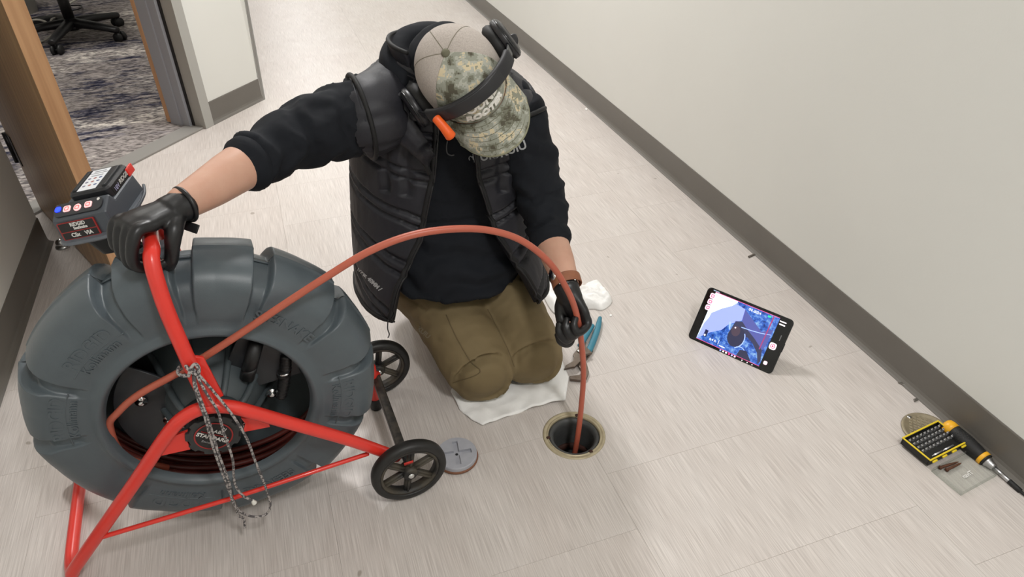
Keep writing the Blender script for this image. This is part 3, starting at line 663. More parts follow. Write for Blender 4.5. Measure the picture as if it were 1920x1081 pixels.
# nameplate on the front
nx, ny = ux, nrm(uz*.968+uy*.25)*S8; nz = nrm(np.cross(nx, ny))*S8
np_c = U3(-.010, -.0695, -.029)
def plate(name, geo, m, off=0.0): return own(obj(name, at(geo, np_c+nz*off, nx, ny, nz), m, None, False), unit)
plate('nameplate', prism(rrect(.090, .040, .003), .003, .0005), lab_red)
plate('nameplate_field', at(prism(rrect(.084, .019, .001), .0006), (0, .0085, .0028)), lab_blk); plate('nameplate_field', at(prism(rrect(.084, .0145, .001), .0006), (0, -.0105, .0028)), lab_blk)
def nt_(s, sz, x, y): text('lettering', s, sz*S8, np_c+nx*x+ny*y+nz*.0038, nx, ny, white, unit, depth=.0002, bold=.0003)
nt_('RIDGID', .011, .004, .0128); nt_('SeeSnake', .0088, .007, .0042); nt_('CSx', .0125, -.012, -.0105); nt_('VIA', .0125, .020, -.0105)
ub('side_knob', at(lathe([(.006, 0), (.007, .003), (.007, .012), (.004, .014), (0, .014)], 18), (-.066, -.03, -.024), (0, 1, 0), (0, 0, 1), (-1, 0, 0)), mat('knob_grey', (168, 168, 166), .4, .6), unit, True)
ub('latch_loop', tube(spline([(.072, -.03, -.050), (.088, .0, -.046), (.090, .045, -.040), (.076, .080, -.036)], 24), .0035, 10), body, unit, True)
own(obj('mount_arm', tube(spline([U3(.01, .01, -.118), HT+np.array([-.06, .10, -.035]), HT+np.array([-.012, .088, -.015])], 14), .011, 12), bodyd), unit)
# ================================================================== kneeling person
skin = mat('skin', (206, 164, 142), .5, var=(30, .35), c2=(196, 148, 126), bump=(500, .15, .0005), sub=.08)
hoodm = mat('hoodie_black', (25, 28, 34), .85, var=(14, .3), c2=(20, 22, 27), bump=(700, .3, .0006), spec=.25)
vestm = mat('vest_black', (40, 40, 46), .55, var=(18, .3), c2=(35, 35, 40), bump=(260, .35, .0008), spec=.4)
bindm = mat('binding_black', (13, 13, 15), .7); pantm = mat('trousers_olive', (124, 109, 80), .8, var=(9, .35), c2=(115, 100, 72), bump=(800, .35, .0005), spec=.25)
glovem = mat('nitrile_black', (20, 20, 22), .38, bump=(60, .3, .001), spec=.5)
def limb(pts, r, n=44, seg=20, r2=None, up=None):
    pts = np.asarray(pts, float); k = len(pts); path = spline(pts, n)
    rr = np.interp(np.linspace(0, k-1, n), np.arange(k), r); q2 = None if r2 is None else np.interp(np.linspace(0, k-1, n), np.arange(k), r2)
    return tube(path, rr, seg, up=up, r2=q2)
# ---- joints
SR, SL = np.array([.222, 1.475, .735]), np.array([.498, 1.405, .69])
armR = [SR, P(640, 227, 1.425), P(560, 255, 1.365), P(455, 312, 1.265), P(395, 350, 1.215), P(338, 384, 1.17)]
hwR = P(318, 398, 1.155)
armL = [SL, P(992, 285, 1.585), P(1014, 365, 1.62), P(1030, 440, 1.595), P(1048, 490, 1.55), P(1063, 533, 1.515)]
KR, KL = np.array([.354, 1.224, .089]), np.array([.497, 1.236, .087])
HR_, HL_ = np.array([.285, 1.56, .20]), np.array([.445, 1.55, .20])
hw_ax = nrm([.97, -.17, -.10])
# ---- head frame
button = P(836, 100, 1.29); vv = nrm(ray(850, 140)); f_im = .58*R-.815*U; f_im = nrm(f_im-(f_im@vv)*vv)
tl_ = math.radians(24)
HU = nrm(-vv*math.cos(tl_)-f_im*math.sin(tl_)); HF = nrm(f_im*math.cos(tl_)-vv*math.sin(tl_)); HS = np.cross(HF, HU)   # HS: to the person's right
BC = button-HU*.112                   # centre of the cap's brim plane
def H3(s, f, u): return BC+HS*s+HF*f+HU*u
neck = np.array([.365, 1.44, .79])
# ---- hands
def hand(O, X, Y, Z, flex, spread, thumb, k=1.0, rs=1.0):
    """O wrist, X towards the thumb, Y along the fingers, Z back of the hand"""
    def q(x, y, z): return O+(X*x+Y*y+Z*z)*k
    g = [limb([q(0, -.012, 0), q(0, 0, 0), q(.0, .03, 0), q(0, .06, .002), q(0, .088, .001)], [.021*rs, .0205*rs, .019*rs, .0165*rs, .013*rs], 20, 18, r2=[.027*rs, .028*rs, .036*rs, .040*rs, .037*rs], up=Z)]
    for i, (x0, L) in enumerate(((.030, (.046, .026, .022)), (.010, (.050, .030, .024)), (-.011, (.046, .028, .023)), (-.031, (.038, .022, .021)))):
        a = 0; p = np.array([x0*.9, .055, .0]); pts = [p]; p = np.array([x0, .088, .001]); pts.append(p)
        sx = spread*(x0/.03)
        for fl, l in zip(flex[i] if isinstance(flex[0], (list, tuple)) else flex, L):
            a += math.radians(fl); p = p+np.array([sx*l, math.cos(a)*l, -math.sin(a)*l]); pts.append(p)
        rad = [.0105, .0108, .0098, .009, .0078]
        g.append(limb([q(*t) for t in pts], [r*rs*(.9 if i == 3 else 1) for r in rad], 26, 14))
    g.append(limb([q(*t) for t in thumb], [.0135*rs, .015*rs, .0122*rs, .0112*rs, .0088*rs], 24, 14))
    return g
# right hand closes over the handle tube
hR = np.array([HT[0]+.004, 1.107, HT[2]])
oR = P(334, 388, 1.165); kR = HT+np.array([-.022, -.002, .026]); YR = nrm(kR-oR); ZR = nrm(np.array([-.25, -.1, 1])-(np.array([-.25, -.1, 1])@YR)*YR); XR_ = np.cross(ZR, YR)
if XR_[1] > 0: XR_ = -XR_
thR = [(.022, .016, -.006), (.036, .034, -.016), (.040, .046, -.038), (.036, .052, -.060), (.026, .056, -.078)]
flexR = [(66, 66, 42), (70, 66, 44), (72, 68, 44), (72, 66, 44)]
# left hand wraps the cable
cg = np.array([PY(1086, 612, 1.046), PY(1094, 690, 1.046)]); cdir = nrm(cg[1]-cg[0])
oL = P(1064, 545, 1.513)
YL = nrm(P(1097, 632, 1.525)-oL); cv = np.array([.60, .62, .50])
ZL = nrm(cv-(cv@YL)*YL); XL_ = np.cross(YL, ZL)
if XL_@R > 0: XL_ = -XL_              # thumb on the picture's left
flexL = [(38, 78, 62), (62, 84, 58), (70, 88, 58), (74, 88, 58)]
thL = [(.020, .012, -.004), (.034, .036, -.012), (.034, .062, -.024), (.022, .084, -.034), (.008, .096, -.040)]
gR = hand(oR, XR_, YR, ZR, flexR, .02, thR); gL = hand(oL, XL_, YL, ZL, flexL, .02, thL, .88)
gRs = hand(oR, XR_, YR, ZR, flexR, .02, thR, 1, .74); gLs = hand(oL, XL_, YL, ZL, flexL, .02, thL, .88, .74)
# ---- body: one continuous skin (head with face, neck, trunk, arms, hands, legs)
bg = []
hc = H3(0, .0, -.03)
bg.append(limb([H3(0, -.005, .085), H3(0, -.005, .05), H3(0, 0, 0), H3(0, .005, -.05), H3(0, .018, -.10), H3(0, .035, -.135)], [.045, .080, .094, .090, .072, .035], 24, 28, r2=[.04, .068, .076, .072, .058, .03], up=HF))
bg.append(limb([H3(0, .085, -.03), H3(0, .102, -.062), H3(0, .112, -.078), H3(0, .098, -.085)], [.008, .011, .015, .012], 12, 12))          # nose
for s in (-1, 1):
    bg.append(limb([H3(s*.076, -.012, -.03), H3(s*.088, -.018, -.035), H3(s*.088, -.015, -.065), H3(s*.078, -.008, -.08)], [.008, .012, .011, .007], 12, 10))   # ears
    bg.append(limb([H3(s*.052, .078, -.022), H3(s*.012, .094, -.024)], [.009, .010], 8, 10))                                               # brow ridges
    bg.append(limb([H3(s*.045, .055, -.075), H3(s*.05, .05, -.09)], [.022, .018], 8, 10))                                                  # cheeks
bg.append(limb([H3(-.026, .088, -.105), H3(0, .098, -.105), H3(.026, .088, -.105)], [.005, .0075, .005], 10, 10))                            # upper lip
bg.append(limb([H3(-.024, .084, -.114), H3(0, .094, -.115), H3(.024, .084, -.114)], [.005, .008, .005], 10, 10))                             # lower lip
bg.append(limb([H3(0, -.02, -.07), (H3(0, -.03, -.10)+neck)/2, neck, neck+np.array([0, .02, -.08])], [.058, .052, .052, .055], 20, 24))
bg.append(limb([(.365, 1.55, .16), (.352, 1.53, .30), (.352, 1.515, .44), (.36, 1.50, .58), (.365, 1.47, .70), (.365, 1.45, .76)], [.095, .09, .085, .085, .07, .045], 30, 28, r2=[.13, .125, .12, .13, .12, .07], up=(0, -1, .2)))
for arm, ra in ((armR, [.055, .048, .043, .042, .036, .028]), (armL, [.055, .046, .040, .040, .035, .027])): bg.append(limb(arm, ra, 40, 20))
bg.append(limb([armR[-1], oR], [.028, .019])); bg.append(limb([armL[-1], oL], [.027, .019]))
bg += gRs+gLs
AN = (np.array([.30, 1.63, .055]), np.array([.45, 1.63, .055]))
for K, Hh, A_ in ((KR, HR_, AN[0]), (KL, HL_, AN[1])):
    bg.append(limb([Hh, (K+Hh)/2+np.array([0, 0, .01]), K], [.085, .07, .048])); bg.append(limb([K+np.array([0, .02, 0]), (K+A_)/2, A_, A_+np.array([0, .10, -.015])], [.044, .045, .033, .028]))
bme = bake(bg, .005, 3)
person = tag(link('person', bme, skin), 'man kneeling on white rag in camouflage cap, black vest and olive trousers, feeding orange cable', 'person')
eyew = mat('eye_white', (235, 230, 225), .3); iris = mat('iris', (60, 50, 40), .3)
for s in (-1, 1):
    e = obj('eye', lathe([(0, .012), (.006, .0105), (.0105, .006), (.012, 0), (.0105, -.006), (.006, -.0105), (0, -.012)], 18, H3(s*.032, .079, -.047), HS, HU, HF), eyew, person)
    obj('iris', lathe([(0, .0132), (.0045, .0122), (.0055, .0112), (.0055, .009)], 14, H3(s*.032, .079, -.047), HS, HU, HF), iris, e)
obj('hair', limb([H3(0, -.06, .0), H3(0, -.082, -.035), H3(0, -.078, -.075), H3(0, -.06, -.10)], [.02, .022, .02, .012], 16, 22, r2=[.06, .07, .066, .05], up=HF), mat('hair_brown', (58, 44, 34), .7, bump=(300, .6, .002), stretch=(1, 1, .2)), person)
# ---- olive trousers
tg_ = []
for K, Hh, A_, rk in ((KR, HR_, AN[0], .088), (KL, HL_, AN[1], .084)):
    md = (K+Hh)/2+np.array([0, .0, .022])
    tg_.append(limb([K+np.array([0, -.012, .0]), K+np.array([0, .02, .006]), md, Hh], [rk*.72, rk, rk*1.09, .116], 30, 26, r2=[rk*.74, rk*1.0, rk*1.06, .125]))
    tg_.append(limb([K+np.array([0, .01, -.012]), (K+A_)/2+np.array([0, 0, .005]), A_], [.074, .072, .058], 22, 22))
tg_.append(limb([(.27, 1.58, .2), (.365, 1.60, .21), (.46, 1.57, .2)], [.125, .13, .125], 14, 26))
tg_.append(limb([(.365, 1.57, .2), (.358, 1.54, .34)], [.115, .11], 10, 26, r2=[.165, .15], up=(0, -1, .1)))
tme = bake(tg_, .0055, 5)
v = vnp(tme); n = nnp(tme); d = np.zeros(len(v))
for i, p in enumerate(v):
    K = KR if p[0] < .417 else KL
    t = (p[1]-K[1])/.3                                    # 0 at the knee, 1 at the hip
    fold = fbm((p[0]*1.2, p[1]*3.2, p[2]*2), 5.5, 3.1)*.006
    crease = math.exp(-((t-.72-(.30*(p[0]-.417)/.1)**2)/.07)**2)*.010-math.exp(-((t-.60-(.30*(p[0]-.417)/.1)**2)/.05)**2)*.006
    crease2 = -.005*max(0, math.sin((p[1]*.7+p[2]*1.2-abs(p[0]-.417)*1.6)*75+fbm(p, 6)*3))**4*(1 if .45 < t < 1.1 else .15)
    d[i] = fold+(crease+crease2)*(1 if p[2] > .12 else .3)
setv(tme, v+n*d[:, None]); v = vnp(tme)
v[:, 2] = np.maximum(v[:, 2], .009); setv(tme, v)
trous = link('trousers', tme, pantm, person)
def on_surface(me, pts, dirv, lift=.0015, miss=True):
    """drop points onto a mesh along dirv"""
    from mathutils.bvhtree import BVHTree
    bts = [BVHTree.FromPolygons([tuple(q) for q in vnp(m_)], [tuple(f.vertices) for f in m_.polygons]) for m_ in (me if isinstance(me, (list, tuple)) else [me])]; out = []
    dirv = Vector(tuple(nrm(dirv)))
    for p in pts:
        hs_ = [h for h in (bt.ray_cast(Vector(tuple(p))-dirv*.35, dirv) for bt in bts) if h[0]]
        if hs_: out.append(np.array(min(hs_, key=lambda h: h[3])[0])-np.array(dirv)*lift)
        elif miss: out.append(np.array(p, float))
    return out
def stitch(name, me, px, m, r=.0011, parent=None, d=1.3):
    pts = [P(x, y, d) for x, y in px]; s = spline(pts, 40); view = np.mean(s, 0)-CAM
    return obj(name, tube(on_surface(me, s, view, .0003), r, 6), m, parent)
seamm = mat('seam_dark', (98, 84, 58), .85)
for pxs in ([(826, 566), (850, 620), (885, 680), (908, 708), (842, 735)], [(905, 560), (930, 610), (955, 660), (972, 705)]):
    stitch('seam', tme, pxs, seamm, .0013, trous)
# ---- boots behind
for A_ in AN:
    b = limb([A_+np.array([0, -.03, -.005]), A_+np.array([0, .03, -.012]), A_+np.array([0, .12, -.02]), A_+np.array([0, .20, -.022])], [.045, .043, .036, .026], 20, 18, r2=[.044, .045, .047, .04], up=(0, 0, 1))
    bo = obj('boot', b, mat('boot_brown', (58, 46, 36), .6), person)
# ---- torso loft shared by hoodie and vest
SEC = [  # centre, half width, front, back
    (np.array([.352, 1.485, .235]), .232, .242, .16), (np.array([.350, 1.495, .33]), .222, .198, .145), (np.array([.350, 1.503, .43]), .212, .158, .135), (np.array([.357, 1.503, .53]), .208, .148, .132),
    (np.array([.364, 1.492, .62]), .205, .138, .128), (np.array([.367, 1.478, .69]), .196, .120, .120), (np.array([.370, 1.466, .74]), .172, .100, .108), (np.array([.371, 1.455, .775]), .132, .082, .092), (np.array([.370, 1.450, .795]), .098, .074, .082)]
def sec(v):
    k = len(SEC)-1; t = v*k; A = spline_cache
    i = min(int(t*20), len(A)-2); u = t*20-i; return A[i]*(1-u)+A[i+1]*u
_arr = np.array([[*c, a, f, b] for c, a, f, b in SEC]); spline_cache = spline(_arr, (len(SEC)-1)*20+1)
def torso_pt(v, phi, grow=0.0, e=.92):
    """phi 0 = front, +90deg = the person's left"""
    s = sec(v); c, a, f, b = s[:3], s[3], s[4], s[5]; z01 = min(1, max(0, (v-.5)/.5))
    hx = nrm([.97, -.17, -.06-.14*z01]); fr = nrm(np.cross(hx, (0, 0, 1))); 
    if fr[1] > 0: fr = -fr
    sn, cs = math.sin(phi), math.cos(phi)
    x = math.copysign(abs(sn)**e, sn)*(a+grow); y = math.copysign(abs(cs)**e, cs)*((f if cs > 0 else b)+grow)
    return c+hx*x+fr*y
def loft_geo(nv, nu, fn, closed=True):
    vs = [fn(i/(nv-1), j/(nu if closed else nu-1)) for i in range(nv) for j in range(nu)]; fs = []
    for i in range(nv-1):
        for j in range(nu if closed else nu-1):
            k = (j+1) % nu; fs.append((i*nu+j, i*nu+k, (i+1)*nu+k, (i+1)*nu+j))
    return vs, fs
# ---- black hoodie: trunk, sleeves, hood
tv, tf = loft_geo(40, 56, lambda i, j: torso_pt(.05+.95*i, 2*math.pi*j, -.034))
tf = tf+[tuple(range(56))[::-1], tuple(39*56+k for k in range(56))]
def sleeve(pts, r, n=90, amp=.005, cut=1.0, seed=0.0):
    path = spline(pts, n); k = len(pts); rr = np.interp(np.linspace(0, k-1, n), np.arange(k), r)
    v, f = tube(path, rr, 30); v = [np.array(x) for x in v]
    T, N, B = frames(path)
    out = []
    for i, p in enumerate(v):
        ring = i//30-3; t = min(max(ring, 0), n-1); c = path[t]; rad = p-c
        ph = ring*.40+fbm(p, 13, seed)*4.2+math.sin(i % 30/30*6.28+seed)*1.4
        out.append(c+rad*(1+amp/rr[t]*(math.sin(ph))))
    return out, f
slR = sleeve([SR+np.array([.03, 0, 0]), P(690, 212, 1.455), armR[1], armR[2], P(500, 287, 1.31), P(466, 307, 1.277)], [.045, .079, .073, .064, .054, .050], 90, .0055, seed=2.0)
slL = sleeve([SL+np.array([-.02, 0, .02]), SL, armL[1], armL[2], P(1024, 410, 1.608), P(1032, 446, 1.592)], [.045, .066, .060, .058, .050, .046], 90, .0055, seed=5.0)
hood = tube(spline([neck+np.array(q) for q in ((-.10, -.04, -.01), (-.112, .025, .01), (-.08, .08, .028), (-.01, .10, .03), (.06, .085, .015), (.10, .03, -.01), (.095, -.04, -.03))], 46), np.interp(np.linspace(0, 1, 46), [0, .2, .5, .8, 1], [.024, .034, .040, .034, .024]), 22)
hood2 = tube(spline([neck+np.array(q) for q in ((-.09, -.07, -.02), (-.02, -.10, -.05), (.06, -.09, -.05), (.10, -.05, -.03))], 26), .024, 18)
neckt = limb([neck+np.array([0, .0, -.07]), neck+np.array([0, -.005, 0]), neck+np.array([-.02, -.045, .035])], [.095, .086, .078], 12, 24)
hg = bake([(tv, tf), slR, slL, hood, hood2, neckt], .0055, 2)
v = vnp(hg); n = nnp(hg); d = np.array([fbm((p[0], p[1], p[2]*2.2), 9, 1.0)*.0045 for p in v])
front = (v[:, 1] < 1.42) & (v[:, 2] < .45) & (v[:, 0] > .2) & (v[:, 0] < .55)
d += np.where(front, .006*np.sin(v[:, 2]*95+v[:, 0]*22+np.array([fbm(p, 6)*4 for p in v])), 0)
setv(hg, v+n*d[:, None])
hoodie = link('hoodie', hg, hoodm, person)
def cuff(name, path, r, m, parent, th=.003):
    return obj(name, tube(path, r, 26, rnd=True), m, parent)
cR = nrm(P(455, 312, 1.265)-P(500, 287, 1.31)); e0 = P(466, 307, 1.277)
obj('cuff', tube([e0-cR*.010, e0-cR*.004, e0+cR*.008, e0+cR*.012], [.050, .0525, .0515, .048], 28), hoodm, hoodie)
cL = nrm(P(1034, 455, 1.587)-P(1028, 430, 1.60)); e1 = P(1032, 446, 1.592)
obj('cuff', tube([e1-cL*.012, e1-cL*.005, e1+cL*.010, e1+cL*.013], [.047, .049, .0475, .045], 28), hoodm, hoodie)
drawm = mat('drawcord_grey', (92, 92, 94), .6)
dc = on_surface(hg, spline([P(838, 262, 1.3), P(836, 276, 1.3), P(838, 288, 1.3), P(846, 293, 1.3), P(853, 292, 1.3)], 20), nrm(ray(842, 280)), .003)
obj('drawcord', tube(dc, .0016, 8), drawm, hoodie)
# orange tab under the cap
oc = [P(818, 222, 1.33), P(832, 238, 1.335), P(845, 255, 1.345)]
obj('orange_tab', tube(spline(oc, 16), np.interp(np.linspace(0, 1, 16), [0, .5, .8, 1], [.009, .010, .013, .011]), 14, up=nrm(ray(830, 240)), r2=np.interp(np.linspace(0, 1, 16), [0, .5, 1], [.009, .0095, .011])), mat('orange_plastic', (238, 96, 28), .45), person)
# ---- quilted vest
def open_phi(v):
    a = np.interp(v, [0, .10, .25, .45, .62, .75, .88, 1], [38, 32, 16, 10, 9, 11, 20, 36]); b = np.interp(v, [0, .10, .25, .45, .62, .75, .88, 1], [52, 43, 26, 13, 9, 9, 18, 34])
    return math.radians(a), math.radians(b)
NB = 7
def quilt(v, u, L):
    """puff height over the baffles: paired seams every band, upright stitches on the chest"""
    # u 0..1 from the person's right zip edge round the back to the left one
    fr = min(u, 1-u)
    t = v*NB-3.0*min(fr, .25)*(1-.5*v)+fbm((v*3, u*5, 0), 2.2, 4)*.05
    q = t-math.floor(t); h = 1.0
    for c0 in (.0, .22, 1.0): h = min(h, abs(q-c0)/.08)
    h = min(1, h)**.45
    if .38 < v < .82 and fr < .12:
        for c0 in (.042, .085): h = min(h, .35+.65*min(1, abs(fr-c0+fbm((v*9, 0, 0), 1)*.01)/.014))
    if v > .80: h = max(h, .75)
    return h
def vest_pt(v, u, base=0.0):
    a, b = open_phi(v); phi = -a-(2*math.pi-a-b)*u          # from the right zip edge, round the back, to the left zip
    fr = min(u, 1-u); flare = .012*max(0, 1-fr/.12)*(1-v)
    p = torso_pt(v, phi, base+flare)
    # the hem dips towards the zip corners
    dip = max(0, 1-v/.30)*(.012*max(0, 1-fr/.16)-.006)
    return p+np.array([0, 0, dip])
NVV, NUU = 230, 300
vv_, vf_ = loft_geo(NVV, NUU, lambda i, j: vest_pt(i, j), False)
vn = mesh('q', vv_, vf_); nn = nnp(vn); va = vnp(vn); bpy.data.meshes.remove(vn)
if (nn[(NVV//2)*NUU+NUU//2]@np.array([0, 1, 0])) < 0: nn = -nn
disp = np.array([.0015+.0175*quilt(i/(NVV-1), j/(NUU-1), 0)+.0009*fbm((j*.22, i*.06, 0), 1, 2)+.0012*math.sin(j*1.15+6*fbm((j*.07, i*.03, 0), 1, 5))*(1-quilt(i/(NVV-1), j/(NUU-1), 0)) for i in range(NVV) for j in range(NUU)])
outer = va+nn*disp[:, None]; innr = va-nn*.004
n0 = len(outer); fs = list(vf_)+[tuple(n0+k for k in f[::-1]) for f in vf_]
def strip(ids):
    for a, b in zip(ids[:-1], ids[1:]): fs.append((a, b, n0+b, n0+a))
strip([j for j in range(NUU)][::-1]); strip([(NVV-1)*NUU+j for j in range(NUU)]); strip([i*NUU for i in range(NVV)]); strip([i*NUU+NUU-1 for i in range(NVV)][::-1])
vest = obj('vest', (np.vstack([outer, innr]), fs), vestm, person)
O2 = outer.reshape(NVV, NUU, 3)
obj('zip_edge', tube(O2[::4, 0], .0062, 10), bindm, vest); obj('zip_edge', tube(O2[::4, -1], .0062, 10), bindm, vest)
obj('zip_teeth', tube(O2[:200:3, 0]+np.array([.004, -.005, 0]), .0028, 8), mat('zip_dark', (34, 34, 36), .35, .3), vest)
obj('zip_teeth', tube(O2[:200:3, -1]+np.array([-.004, -.005, 0]), .0028, 8), mat('zip_dark', (34, 34, 36), .35, .3), vest)
obj('hem_binding', tube(O2[0, ::4], .0055, 10), bindm, vest)
yoke = []
for pts, rr in (([SR+np.array([.10, .0, .005]), SR+np.array([.03, 0, .0]), P(700, 213, 1.452), P(678, 220, 1.445)], [.05, .076, .083, .087]), ([SL+np.array([-.09, .01, .01]), SL+np.array([-.02, .0, .0]), SL+(armL[1]-SL)*.20], [.05, .068, .068])):
    pth = spline(pts, 40); rr = np.interp(np.linspace(0, 1, 40), np.linspace(0, 1, len(rr)), rr); rr = rr*(1-.035*np.abs(np.cos(np.linspace(0, 1, 40)*math.pi*2.2))**6)
    yv, yf = tube(pth, rr, 64, rnd=False); yv = np.array(yv); ctr = np.repeat(pth, 64, axis=0); dv = yv-ctr; dv /= np.linalg.norm(dv, axis=1)[:, None]
    zz = (yv[:, 2]-pth[0][2]-.012)/.085; qq = zz-np.floor(zz); hh = np.minimum(np.minimum(np.abs(qq), np.abs(qq-.24)), np.abs(qq-1))/.12; hh = np.minimum(1, hh)**.55
    hh = np.where(zz > 0.0, np.minimum(1, zz/.12)**.55, hh); yv = yv+dv*((hh-1)*.007+np.array([fbm(q, 24)*.003 for q in yv]))[:, None]
    yk_ = obj('shoulder_panel', (yv, yf), vestm, vest); yoke.append(yk_)
for shp, ax, r in ((P(678, 220, 1.445), nrm(P(660, 224, 1.438)-P(695, 215, 1.45)), .0865), (SL+(armL[1]-SL)*.20, nrm(armL[1]-SL), .0675)):
    c = shp; a1 = nrm(np.cross(ax, (0, 0, 1))); a2 = np.cross(ax, a1)
    obj('armhole_binding', tube([c+(a1*math.cos(t)+a2*math.sin(t))*r for t in np.linspace(0, 2*math.pi, 48, endpoint=False)], .0052, 10, up=ax, closed=True, cap=False), bindm, vest)
# standing collar, folded open
def collar_pt(i, j):
    a = math.radians(44); phi = -a-(2*math.pi-2*a)*j; p = torso_pt(.97, phi, .010); c = sec(.97)[:3]
    out = nrm((p-c)*np.array([1, 1, 0])); fr = min(j, 1-j); flop = max(0, 1-fr/.24)
    return p+out*.012*i+np.array([0, 0, 1])*i*.040
cg_, cf_ = loft_geo(14, 90, collar_pt, False)
co = obj('collar', (cg_, cf_), vestm, vest); sm = co.modifiers.new('s', 'SOLIDIFY'); sm.thickness = .009; sm.offset = 0
obj('collar_edge', tube([collar_pt(1, j/89) for j in range(90)], .005, 8), bindm, vest)
# lapel of the open collar turned out over the chest
ea = on_surface(vest.data, spline([P(x, y, 1.4) for x, y in ((722, 196), (713, 228), (735, 252), (768, 280), (800, 312), (816, 350))], 40), nrm(ray(760, 260)), .020)
eb = on_surface(vest.data, spline([P(x, y, 1.4) for x, y in ((752, 172), (766, 205), (782, 235), (800, 262), (816, 295), (822, 345))], 40), nrm(ray(790, 250)), .026)
ea = spline(ea[::5], 40); eb = spline(eb[::5], 40)
lg = loft_geo(12, 40, lambda i, j: ea[int(round(j*39))]*(1-i)+eb[int(round(j*39))]*i-W*.010*math.sin(math.pi*i)-W*.0022*abs(math.sin(i*11)), False)
lo_ = obj('lapel', lg, vestm, vest); sm = lo_.modifiers.new('s', 'SOLIDIFY'); sm.thickness = .010; sm.offset = 0
obj('collar_edge', tube(ea, .005, 8), bindm, lo_)
def wtext(s, sz, px0, px1, d, me, m, parent, name='lettering', shear=0.0):
    """lettering laid on a garment between two points seen in the photo"""
    a, b = P(*px0, d), P(*px1, d); X = nrm(b-a); view = nrm(P((px0[0]+px1[0])/2, (px0[1]+px1[1])/2, 1)-CAM); Y = np.cross(X, view); Y = -nrm(Y) if Y@U < 0 else nrm(Y); o = (a+b)/2
    t = text(name, s, sz, o, X, Y, m, None, depth=.0003, shear=shear, bold=.0006)
    v = vnp(t.data); setv(t.data, np.array(on_surface(me, v, view, .0012))); t.parent = parent; return t
prt = mat('print_silver', (176, 178, 180), .5)
torso_all = [hg, vest.data, yoke[0].data, yoke[1].data]
wtext('KUIU', .026, (895, 296), (927, 290), 1.36, torso_all, prt, hoodie)
wtext('KUIU', .027, (938, 288), (985, 271), 1.36, torso_all, prt, vest)
wtext('www. 40MM /', .013, (676, 508), (708, 538), 1.5, vest.data, prt, vest)
# skull emblem left of the chest lettering (two horns over a small head)
em = P(887, 294, 1.36); ev = nrm(ray(887, 293)); ex = nrm(P(900, 292, 1.36)-em); ey = -nrm(np.cross(ex, ev)); ey = ey if ey@U > 0 else -ey
eo = on_surface(hg, [em], ev, .002)[0]
for s in (-1, 1): obj('emblem_horn', tube(spline([eo+ex*s*.002-ey*.001, eo+ex*s*.007+ey*.003, eo+ex*s*.0095-ey*.002, eo+ex*s*.009-ey*.006], 12), .0011, 6), prt, hoodie)
obj('emblem_head', tube([eo+ey*.001, eo-ey*.006], [.0028, .0014], 8), prt, hoodie)
# zip pull cord at the hem corner
zc = O2[2, 2]; obj('zip_pull', tube(spline([zc+(0, -.008, 0), zc+(-.004, -.012, -.022), zc+(-.002, -.012, -.040), zc+(-.006, -.012, -.05)], 20), .0014, 6), mat('pull_black', (40, 40, 42), .6), vest)
wtext('KUIU', .016, (788, 618), (800, 628), 1.5, tme, mat('print_olive', (132, 122, 96), .6), trous)
# ---- gloves
def glove(g, O, Y, X, Z, nm):
    cf = tube([O-Y*.014, O-Y*.008, O+Y*.004, O+Y*.02], [.0265, .0268, .025, .022], 26, up=Z, r2=[.030, .031, .031, .034])
    return link('glove', bake(g+[cf], .0026, 3), glovem, person)
glR = glove(hand(oR, XR_, YR, ZR, flexR, .02, thR, 1.03), oR, YR, XR_, ZR, 'r')
obj('cuff_tail', at(rbox(.034, .016, .004, .0015), P(354, 424, 1.185), nrm(R-U*.35), nrm(np.cross(W, nrm(R-U*.35))), W), glovem, glR)
glL = glove(hand(oL, XL_, YL, ZL, flexL, .02, thL, .88, 1.0), oL, YL, XL_, ZL, 'l')
obj('rolled_cuff', tube([oR-YR*.012+(ZR*math.cos(t)*.028+XR_*math.sin(t)*.032) for t in np.linspace(0, 2*math.pi, 30, endpoint=False)], .004, 8, up=YR, closed=True, cap=False), glovem, glR)
# ---- cap
meshm = mat('cap_mesh', (190, 181, 173), .85, var=(380, .25), c2=(164, 154, 147), bump=(620, .5, .0008))
def camo_mat():
    m = bpy.data.materials.new('camo'); m.use_nodes = True; nt = m.node_tree; b = nt.nodes['Principled BSDF']; tc = nt.nodes.new('ShaderNodeTexCoord')
    sn = nt.nodes.new('ShaderNodeVectorMath'); sn.operation = 'SNAP'; sn.inputs[1].default_value = (.0028, .0028, .0028); nt.links.new(tc.outputs['Object'], sn.inputs[0])
    n = nt.nodes.new('ShaderNodeTexNoise'); n.inputs['Scale'].default_value = 34; n.inputs['Detail'].default_value = 3; n.inputs['Roughness'].default_value = .55; nt.links.new(sn.outputs[0], n.inputs[0])
    r = nt.nodes.new('ShaderNodeValToRGB'); r.color_ramp.interpolation = 'CONSTANT'; e = r.color_ramp.elements
    for _ in range(4): e.new(.5)
    for q, (p, c) in zip(e, ((0, (84, 80, 66)), (.38, (116, 116, 101)), (.44, (147, 149, 136)), (.52, (173, 173, 162)), (.575, (206, 192, 160)), (.63, (140, 140, 124)))): q.position = p; q.color = rgb(c)
    nt.links.new(n.outputs[0], r.inputs[0]); nt.links.new(r.outputs[0], b.inputs['Base Color']); b.inputs['Roughness'].default_value = .85
    bn = nt.nodes.new('ShaderNodeTexNoise'); bn.inputs['Scale'].default_value = 900; bp = nt.nodes.new('ShaderNodeBump'); bp.inputs['Strength'].default_value = .3; bp.inputs['Distance'].default_value = .0005
    nt.links.new(tc.outputs['Object'], bn.inputs[0]); nt.links.new(bn.outputs[0], bp.inputs['Height']); nt.links.new(bp.outputs[0], b.inputs['Normal']); return m
camo = camo_mat()
